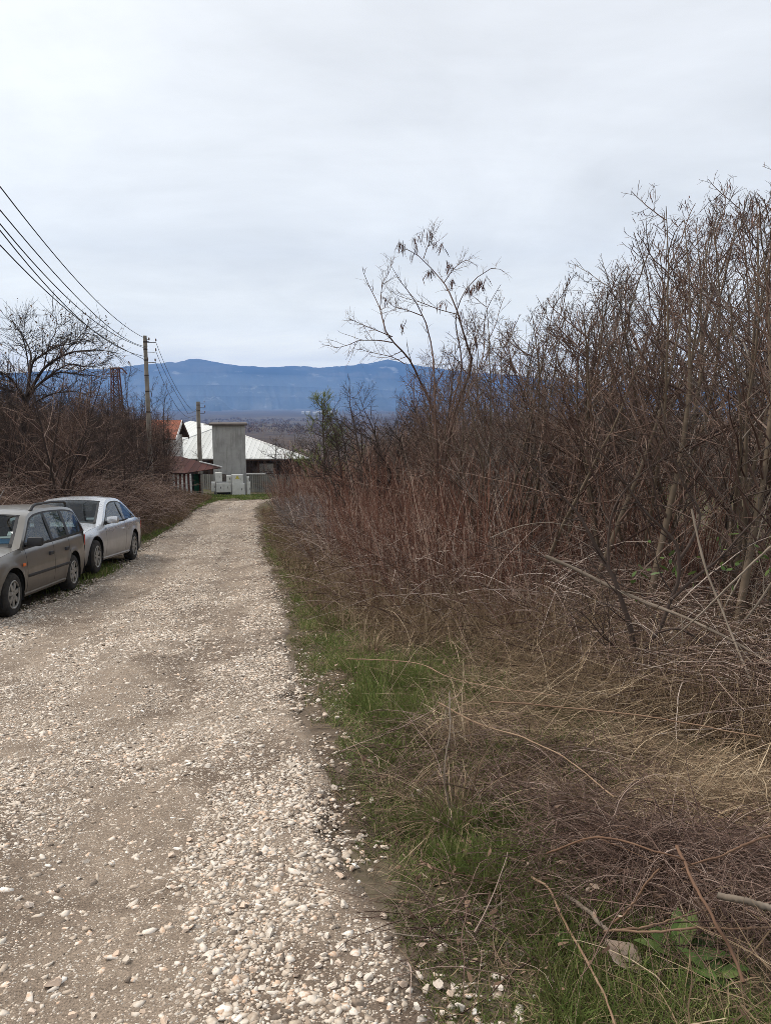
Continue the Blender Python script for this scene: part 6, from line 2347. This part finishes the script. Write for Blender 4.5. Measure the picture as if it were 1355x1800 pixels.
    while n < 120 and tries < 9000:
        tries += 1
        y = rs.uniform(21, 62) if n < 85 else rs.uniform(36, 60)
        px = rs.uniform(-160, 276) if n < 85 else rs.uniform(170, 285)
        v = ray(px, 800)
        x = v[0] / v[1] * y
        if x > float(XB(y)) - 1.3 - (1.0 if y > 45 else 0):
            continue
        if y > 44 and px > 296 + (62 - y):
            continue
        if any((x - a) ** 2 + (y - b) ** 2 < (.022 * y + .2) ** 2 for a, b in used):
            continue
        lim = np.interp(px, [-160, 0, 60, 150, 215, 262, 285, 330], [620, 640, 650, 680, 715, 755, 812, 840])
        py = lim + rs.normal(6, 27)
        tz = at(px, py, y).z
        z = zg(x, y)
        if not .9 < tz - z < 7.5:
            continue
        k = rs.randint(4)
        if k == 2: k = 0
        used.append((x, y))
        tree_obj('brush_tree', protos[k], (x, y, z), rs.rand() * 6, (tz - z) / Hs[k], 'dense dark many-stemmed bush on the bank left of the road', 'bush', 'dark bushes on the left bank')
        n += 1
    print('left brush', n)
    # the sprawling brambles right behind the cars and down to the road
    V_ = Veg()
    N = 15000
    y = 17.5 + 34 * rs.rand(N) ** 1.3
    x = XB(y) - .2 - np.abs(rs.normal(0, 1, N)) * (2.2 + .09 * y)
    ok = ~((y > 36) & (x / y > -.292))
    x, y = x[ok], y[ok]
    N = len(x)
    mound = .25 + .9 * fbm(x * .35, y * .35, 91, 3)
    P, R = arcs(rs, x, y, mound * rs.rand(N), .7 + 1.3 * rs.rand(N), 8, .0018 + .0028 * rs.rand(N) ** 2 + .00008 * y, .11, 1.0)
    V_.tubes(P, R, .75 * rs.rand(N) ** 1.4, 3)
    tag(link('left_brambles', V_.mesh('left_brambles'), twig_brown), kind='stuff')
    # dead leaves and stalks on them
    V_ = Veg()
    N = 52000
    y = 17.5 + 34 * rs.rand(N) ** 1.2
    x = XB(y) - .1 - np.abs(rs.normal(0, 1, N)) * (2.0 + .09 * y)
    ok = ~((y > 36) & (x / y > -.292))
    x, y = x[ok], y[ok]
    N = len(x)
    z = zground(x, y) + (.25 + 1.0 * fbm(x * .35, y * .35, 91, 3)) * rs.rand(N) ** .8
    dq = rs.normal(0, 1, (N, 3))
    Q, _ = grow(np.stack([x, y, z], -1), dq, .05 + .09 * rs.rand(N), 1, 1, 4, .15, -.1, rs)
    V_.strips(Q, np.array([.2, 1, .9, .1])[None] * (.008 + .014 * rs.rand(N))[:, None], rs.rand(N) * .85, rs=rs)
    tag(link('dead_bramble_leaves', V_.mesh('dead_bramble_leaves'), leaf_m), kind='stuff')
    V_ = Veg()
    N = 30000
    y = 17 + 30 * rs.rand(N)
    x = XB(y) + .45 - 3.2 * rs.rand(N) ** 1.4 - .02 * (y - 17)
    dq = rs.normal(0, .5, (N, 3)); dq[:, 2] = 1
    Q, _ = grow(np.stack([x, y, zground(x, y)], -1), dq, .12 + .45 * rs.rand(N), 1, 1, 4, .15, -.12, rs)
    V_.strips(Q, np.array([1, .9, .6, .1])[None] * (.003 + .0001 * y)[:, None], .05 + .6 * rs.rand(N), rs=rs)
    tag(link('bank_dry_grass', V_.mesh('bank_dry_grass'), straw_m), kind='stuff')


def build_pine():
    rs = np.random.RandomState(91)
    d = 31.0
    base = at(572, 850, d)
    z = zg(base.x, d)
    top = at(567, 700, d).z
    H = top - z
    root = empty('young_pine', (base.x, d, z), 0, 'young green pine showing above the roadside thicket right of the hall', 'tree')
    P0 = np.array([[[0, 0, -.1], [.03, 0, H * .3], [-.05, .02, H * .6], [-.08, 0, H * .85], [-.1, 0, H]]])
    P0 = np.stack([resamp(P0[0], 14)])
    R0 = np.linspace(.07, .012, 14)[None]
    link('trunk', Veg().tubes(P0, R0, .4, 7).mesh('trunk'), twig_dark, root)
    s, dd, t, r = spawn(P0, R0, 46, .22, .99, 1.15, .2, rs, .4, flat=.7)
    L = (1.08 - t) * 2.1 * (.55 + .6 * rs.rand(len(t))) + .12
    P1, R1 = grow(s, dd, L, .016, .005, 9, .06, .055, rs)
    B = Veg().tubes(P1, R1, .4, 4)
    s, dd, t, r = spawn(P1, R1, 7, .25, 1, .6, .2, rs, .7, flat=.5)
    P2, R2 = grow(s, dd, .18 + .25 * rs.rand(len(t)), .006, .003, 5, .06, .06, rs)
    B.tubes(P2, R2, .4, 3)
    link('crown', B.mesh('crown'), twig_dark, root)
    m = 26
    s, dd, t, r = spawn(P2, R2, m, .25, 1.05, .55, .25, rs)
    keep = rs.rand(len(s)) < .72
    Q, _ = grow(s[keep], dd[keep], .10 + .07 * rs.rand(keep.sum()), 1, 1, 3, .05, .01, rs)
    link('needles', Veg().strips(Q, np.array([1, .9, .2])[None] * .0065 * np.ones((len(Q), 1)), rs.rand(len(Q)), rs=rs).mesh('needles'), needle_m, root)


def build_mid_trees():
    """bare trees by the hall and the dark crown beyond the thicket's left end"""
    rs = np.random.RandomState(95)
    p1 = put_mats(bare_tree(np.random.RandomState(400), H=5, stems=2, n1=18, spread=.8, rb=.11, podn=0, wig=.09), (twig_dark, twig_dark, pod_m))
    p2 = put_mats(bare_tree(np.random.RandomState(401), H=4.4, stems=3, n1=20, n2=8, spread=.95, rb=.08, podn=0, wig=.09, low=.22, l1=.55), (twig_dark, twig_dark, pod_m))
    hs = [max(v.co.z for v in p[1].vertices) for p in (p1, p2)]
    for (px, py, d, k, lab) in [(497, 748, 70, 1, 'dark bare tree standing in front of the hall roof'), (362, 778, 80, 0, 'small bare tree seen against the white hall roof beside the shorter pole'), (375, 785, 82, 0, 'thin bare tree against the hall roof close to the left edge of the tower'), (455, 800, 78, 1, 'low bare bush behind the fence right of the tower'),
                                (655, 655, 20, 1, 'dark round-crowned bare tree just left of the podded robinia'), (610, 690, 23, 1, 'dark bare tree behind the suckers right of the young pine'), (700, 668, 24, 1, 'dark twiggy bare tree behind the podded robinia'), (530, 770, 60, 1, 'dark bare bush at the right end of the hall'), (580, 735, 36, 1, 'dark bare tree close behind the young pine')]:
        p = at(px, py, d)
        z = zg(p.x, d)
        tree_obj('bare_tree', (p1, p2)[k], (p.x, d, z), rs.rand() * 6, (p.z - z) / hs[k], lab, 'tree')
    # far-off woods: one mass of twiggy crowns from 60 m to 4 km
    V_ = Veg()
    for (n, y0, y1, hh, x0, x1, dens) in [(260, 42, 75, 4.2, -.02, .62, 60), (420, 75, 150, 5.5, .0, .62, 44), (420, 150, 330, 7, -.12, .60, 30), (200, 95, 330, 6, -.6, -.34, 40), (2600, 330, 1200, 8, -.6, .62, 15), (4200, 1200, 4400, 12, -.6, .6, 9)]:
        y = y0 + (y1 - y0) * rs.rand(n)
        x = y * (x0 + (x1 - x0) * rs.rand(n))
        if y0 >= 330:
            ok = fbm(x * .0022, y * .0012, 97, 3) > .40
            x, y = x[ok], y[ok]
        ok = ~((y < 130) & (x < -2 + .0 * y) & (x > -34)) & (x - XR(np.minimum(y, 58)) > 1.5) | (x < -34)
        x, y = x[ok], y[ok]
        n = len(x)
        h = hh * (.6 + .7 * rs.rand(n))
        z = zground(x, y)
        # a crown: thin upward twigs spread over an uneven dome
        m = dens
        a = rs.rand(n, m) * 2 * PI
        q = np.sqrt(rs.rand(n, m)) * .55
        cx = x[:, None] + np.cos(a) * q * h[:, None] * .75
        cy = y[:, None] + np.sin(a) * q * h[:, None] * .75
        cz = z[:, None] + h[:, None] * (.12 + .62 * rs.rand(n, m) * (1 - q ** 2))
        st = np.stack([cx, cy, cz], -1).reshape(-1, 3)
        dq = np.stack([np.cos(a) * .5 + rs.normal(0, .4, (n, m)), np.sin(a) * .5 + rs.normal(0, .4, (n, m)), .5 + .8 * rs.rand(n, m)], -1).reshape(-1, 3)
        L = (h[:, None] * (.18 + .22 * rs.rand(n, m))).reshape(-1)
        P, R = grow(st, dq, L, np.repeat(y, m) * .00042 + .008, np.repeat(y, m) * .00018 + .003, 4, .12, .04, rs)
        V_.tubes(P, R, np.clip(np.repeat(rs.rand(n), m) * .6 + .4 * rs.rand(n * m), 0, 1) * (.35 if y0 > 1000 else 1), 3)
        st = np.stack([x, y, z - .3], -1)
        P, R = grow(st, np.stack([rs.normal(0, .06, n), rs.normal(0, .06, n), np.ones(n)], -1), h * .75, .02 * h, .008 * h, 4, .05, 0, rs)
        V_.tubes(P, R, rs.rand(n) * .5, 4)
    tag(link('far_woodland', V_.mesh('far_woodland'), twig_brown), kind='stuff')


# ================================================================ loose stones
def ico(sub):
    bm = bmesh.new()
    bmesh.ops.create_icosphere(bm, subdivisions=sub, radius=1.0)
    v = np.array([x.co[:] for x in bm.verts])
    f = np.array([[q.index for q in p.verts] for p in bm.faces])
    bm.free()
    return v, f


def stone_shape(sub, rs):
    v, f = ico(sub)
    for _ in range(9):                       # chop with random planes for angular stones
        n = unit(rs.normal(0, 1, (1, 3)))[0]
        c = .32 + .45 * rs.rand()
        dd = v @ n
        v = v - np.maximum(dd - c, 0)[:, None] * n[None]
    v = v * (1 + .06 * rs.normal(0, 1, (len(v), 1)))
    return v, f


stone_m = tint_mat('crushed limestone', [(0, (.14, .112, .088)), (.16, (.29, .225, .17)), (.34, (.43, .355, .28)), (.52, (.55, .48, .40)), (.70, (.66, .60, .525)), (.82, (.52, .35, .235)), (.92, (.58, .48, .38)), (1, (.72, .68, .62))], rough=.85, noise=.75, nscale=55, spec=.25)


def stones_mesh(name, x, y, z, size, tint, sub, rs, embed=.35, sharp=True):
    nv = 10
    shapes = [stone_shape(sub, rs) for _ in range(nv)]
    V_, F_, T_ = [], [], []
    off = 0
    pick = rs.randint(0, nv, len(x))
    for k in range(nv):
        i = np.where(pick == k)[0]
        if not len(i):
            continue
        v, f = shapes[k]
        sc = size[i, None] * np.stack([.95 + .7 * rs.rand(len(i)), .65 + .5 * rs.rand(len(i)), .26 + .28 * rs.rand(len(i))], -1)
        a = rs.rand(len(i)) * 2 * PI
        tl = rs.normal(0, .22, len(i))
        p = v[None] * sc[:, None, :]
        ct, stt = np.cos(tl)[:, None], np.sin(tl)[:, None]
        p = np.stack([p[..., 0] * ct - p[..., 2] * stt, p[..., 1], p[..., 0] * stt + p[..., 2] * ct], -1)
        c, s = np.cos(a)[:, None], np.sin(a)[:, None]
        p = np.stack([p[..., 0] * c - p[..., 1] * s, p[..., 0] * s + p[..., 1] * c, p[..., 2]], -1)
        p = p + np.stack([x[i], y[i], z[i] + sc[:, 2] * (1 - 2 * embed)], -1)[:, None]
        V_.append(p.reshape(-1, 3))
        F_.append((f[None] + off + (np.arange(len(i)) * len(v))[:, None, None]).reshape(-1, 3))
        T_.append(np.repeat(tint[i], len(v)))
        off += len(i) * len(v)
    return np_mesh(name, np.concatenate(V_), np.concatenate(F_), np.concatenate(T_))


def build_stones():
    rs = np.random.RandomState(71)

    def field(n, y0, y1, pw, smin, smax, sp):
        y = y0 + (y1 - y0) * rs.rand(n) ** pw
        u = rs.rand(n) * 1.02 - .03
        x = XL(y) + (XR(y) - .10 - XL(y)) * u + rs.normal(0, .035, n)
        m = mudmask(x, y)
        cl = fbm(x * 2.2, y * 1.2, 33, 3)
        e = XR(y) - x
        band = .40 * np.exp(-((e - .32) / .24) ** 2) + .22 * np.exp(-((e - 1.35) / .35) ** 2)
        keep = rs.rand(n) < np.clip((1 - .90 * m) * (.16 + 1.6 * np.clip(cl - .38, 0, .5)) + band * (.2 + .7 * cl) * (1 - .5 * m) + .03, 0, 1)
        # keep only what could be in view
        keep &= (np.abs(x) < .60 * y + .6)
        x, y = x[keep], y[keep]
        size = smin + (smax - smin) * rs.rand(len(x)) ** sp
        return x, y, size
    # fine stones near, coarser farther off
    parts = []
    for (n, y0, y1, pw, smin, smax, sp, sub) in [(100000, 1.5, 7.5, 1.35, .0045, .012, 1.2, 1), (95000, 1.6, 14, 1.3, .009, .026, 1.7, 1), (34000, 1.8, 26, 1.25, .016, .040, 2.3, 1), (26000, 8, 46, 1.3, .020, .042, 1.6, 1)]:
        x, y, s = field(n, y0, y1, pw, smin, smax, sp)
        print('stones', len(x))
        t = np.clip(rs.normal(.50, .27, len(x)), 0, 1)
        g = np.maximum(zroad(x, y), zground(x, y))
        parts.append(stones_mesh('gravel', x, y, g, s, t, 1, rs, .58))
    # a ragged scatter of stones kicked out onto the verge
    n = 5200
    y = 1.6 + 20 * rs.rand(n) ** 1.5
    x = XR(y) - .12 + .55 * rs.rand(n) ** 2.0
    k = fbm(x * 3, y * 2, 38, 3) > .47
    x, y = x[k], y[k]
    s = .006 + .022 * rs.rand(len(x)) ** 2.2
    parts.append(stones_mesh('gravel', x, y, np.maximum(zroad(x, y) - .02, zground(x, y)), s, np.clip(rs.normal(.55, .25, len(x)), 0, 1), 1, rs, .42))
    for me in parts:
        tag(link('gravel', me, stone_m), kind='stuff')
    # larger loose stones, each its own thing
    protos = []
    for k in range(14):
        v, f = stone_shape(3, np.random.RandomState(700 + k))
        nz = (fbm(v[:, 0] * 3 + k, v[:, 1] * 3 + v[:, 2] * 2, 88 + k, 3) - .5)
        v = v * (1 + .16 * nz[:, None]) * np.array([1, .72, .52])
        me = np_mesh('stone', v, f, np.full(len(v), (.60, .72, .80, .50, .66, .40, .76, .56, .90, .70, .62, .46, .78, .85)[k]))
        me.materials.append(stone_m)
        me.polygons.foreach_set('use_smooth', np.ones(len(me.polygons), dtype=bool))
        try:
            me.set_sharp_from_angle(angle=rad(28))
        except Exception:
            pass
        protos.append(me)

    def stone(px, py, wpx, k, label, group, onroad=True):
        c = hit(px, py)
        g = max(float(zroad(c.x, c.y)), zg(c.x, c.y)) if onroad else zg(c.x, c.y)
        dep = c.y * CP - (c.z - EYE) * SP
        r = wpx / FPX * dep / 2
        o = bpy.data.objects.new('stone', protos[k % 14])
        COL.objects.link(o)
        o.location = (c.x, c.y, g + r * .25)
        o.scale = (r, r, r)
        o.rotation_euler = (rs.normal(0, .2), rs.normal(0, .2), rs.rand() * 6)
        tag(o, label, 'stone', group)
    single = [(676, 1613, 22, 6, 'single white stone on bare mud by the verge, right of the others'), (775, 1672, 24, 1, 'upright white stone lying where the thin stalks end'), (707, 1741, 26, 2, 'white stone at the road edge near the bottom, with orange base'), (678, 1491, 20, 1, 'white stone on dark soil beside a brown leaf at the verge'),
              (875, 1744, 24, 9, 'pale stone lying in the grass beside a narrow dry leaf'), (667, 1661, 18, 0, 'cream stone just below the white one on the mud'), (750, 1750, 26, 5, 'larger cream stone in the pile of stones at the bottom right of the road'), (94, 1715, 36, 2, 'large white stone at the bottom left of the road'),
              (474, 1650, 32, 10, 'broad cream stone near the middle of the road'), (735, 1395, 12, 1, 'small white stone in the grass right of the verge'), (570, 1262, 17, 6, 'white stone at the edge of the road next to a cream one'), (592, 1267, 11, 9, 'cream stone right beside the white one at the road edge')]
    for a in single:
        stone(*a[:4], a[4], None)
    spots = [(630, 1415), (638, 1440), (655, 1412), (600, 1352), (615, 1349), (588, 1320), (640, 1465), (620, 1480), (637, 1462), (604, 1300), (560, 1235), (575, 1690), (520, 1715), (540, 1640), (595, 1630), (640, 1640), (610, 1672), (575, 1655), (650, 1700), (600, 1700), (560, 1705), (630, 1722),
             (500, 1730), (475, 1725), (440, 1700), (420, 1655), (380, 1640), (355, 1630), (330, 1640), (300, 1625), (310, 1605), (375, 1635), (345, 1655), (400, 1610), (430, 1595), (300, 1560), (545, 1600), (575, 1590), (605, 1595), (30, 1585), (55, 1580), (180, 1580), (205, 1665), (225, 1680), (130, 1765), (165, 1762),
             (255, 1770), (345, 1745), (385, 1790), (290, 1790), (60, 1755), (20, 1790), (690, 1775), (720, 1760), (740, 1725), (765, 1745), (790, 1760), (805, 1780), (780, 1790), (735, 1785), (710, 1795), (670, 1770), (640, 1755), (610, 1760), (650, 1735), (585, 1745), (545, 1750), (505, 1762), (470, 1775), (450, 1745),
             (215, 1470), (240, 1500), (185, 1510), (265, 1490), (300, 1500), (330, 1480), (350, 1525), (440, 1535), (405, 1525), (490, 1545), (560, 1510), (580, 1530), (600, 1540), (330, 1360), (370, 1355), (365, 1350), (250, 1370), (430, 1340), (480, 1330), (510, 1350), (280, 1340), (390, 1335), (450, 1440), (470, 1470),
             (380, 1505), (395, 1480), (120, 1440), (80, 1460), (150, 1500), (560, 1400), (590, 1390), (540, 1430), (525, 1480)]
    for k, (px, py) in enumerate(spots):
        stone(px + rs.normal(0, 3), py + rs.normal(0, 3), rs.uniform(12, 24) * np.interp(py, [1240, 1500, 1800], [.7, .9, 1.12]), rs.randint(14), 'pale angular limestone lying loose on the gravel road', 'loose pale stones on the road')


build_thicket()
build_hero_trees()
build_undergrowth()
build_tussocks()
build_canes()
build_left()
build_pine()
build_mid_trees()
build_stones()
build_haze()
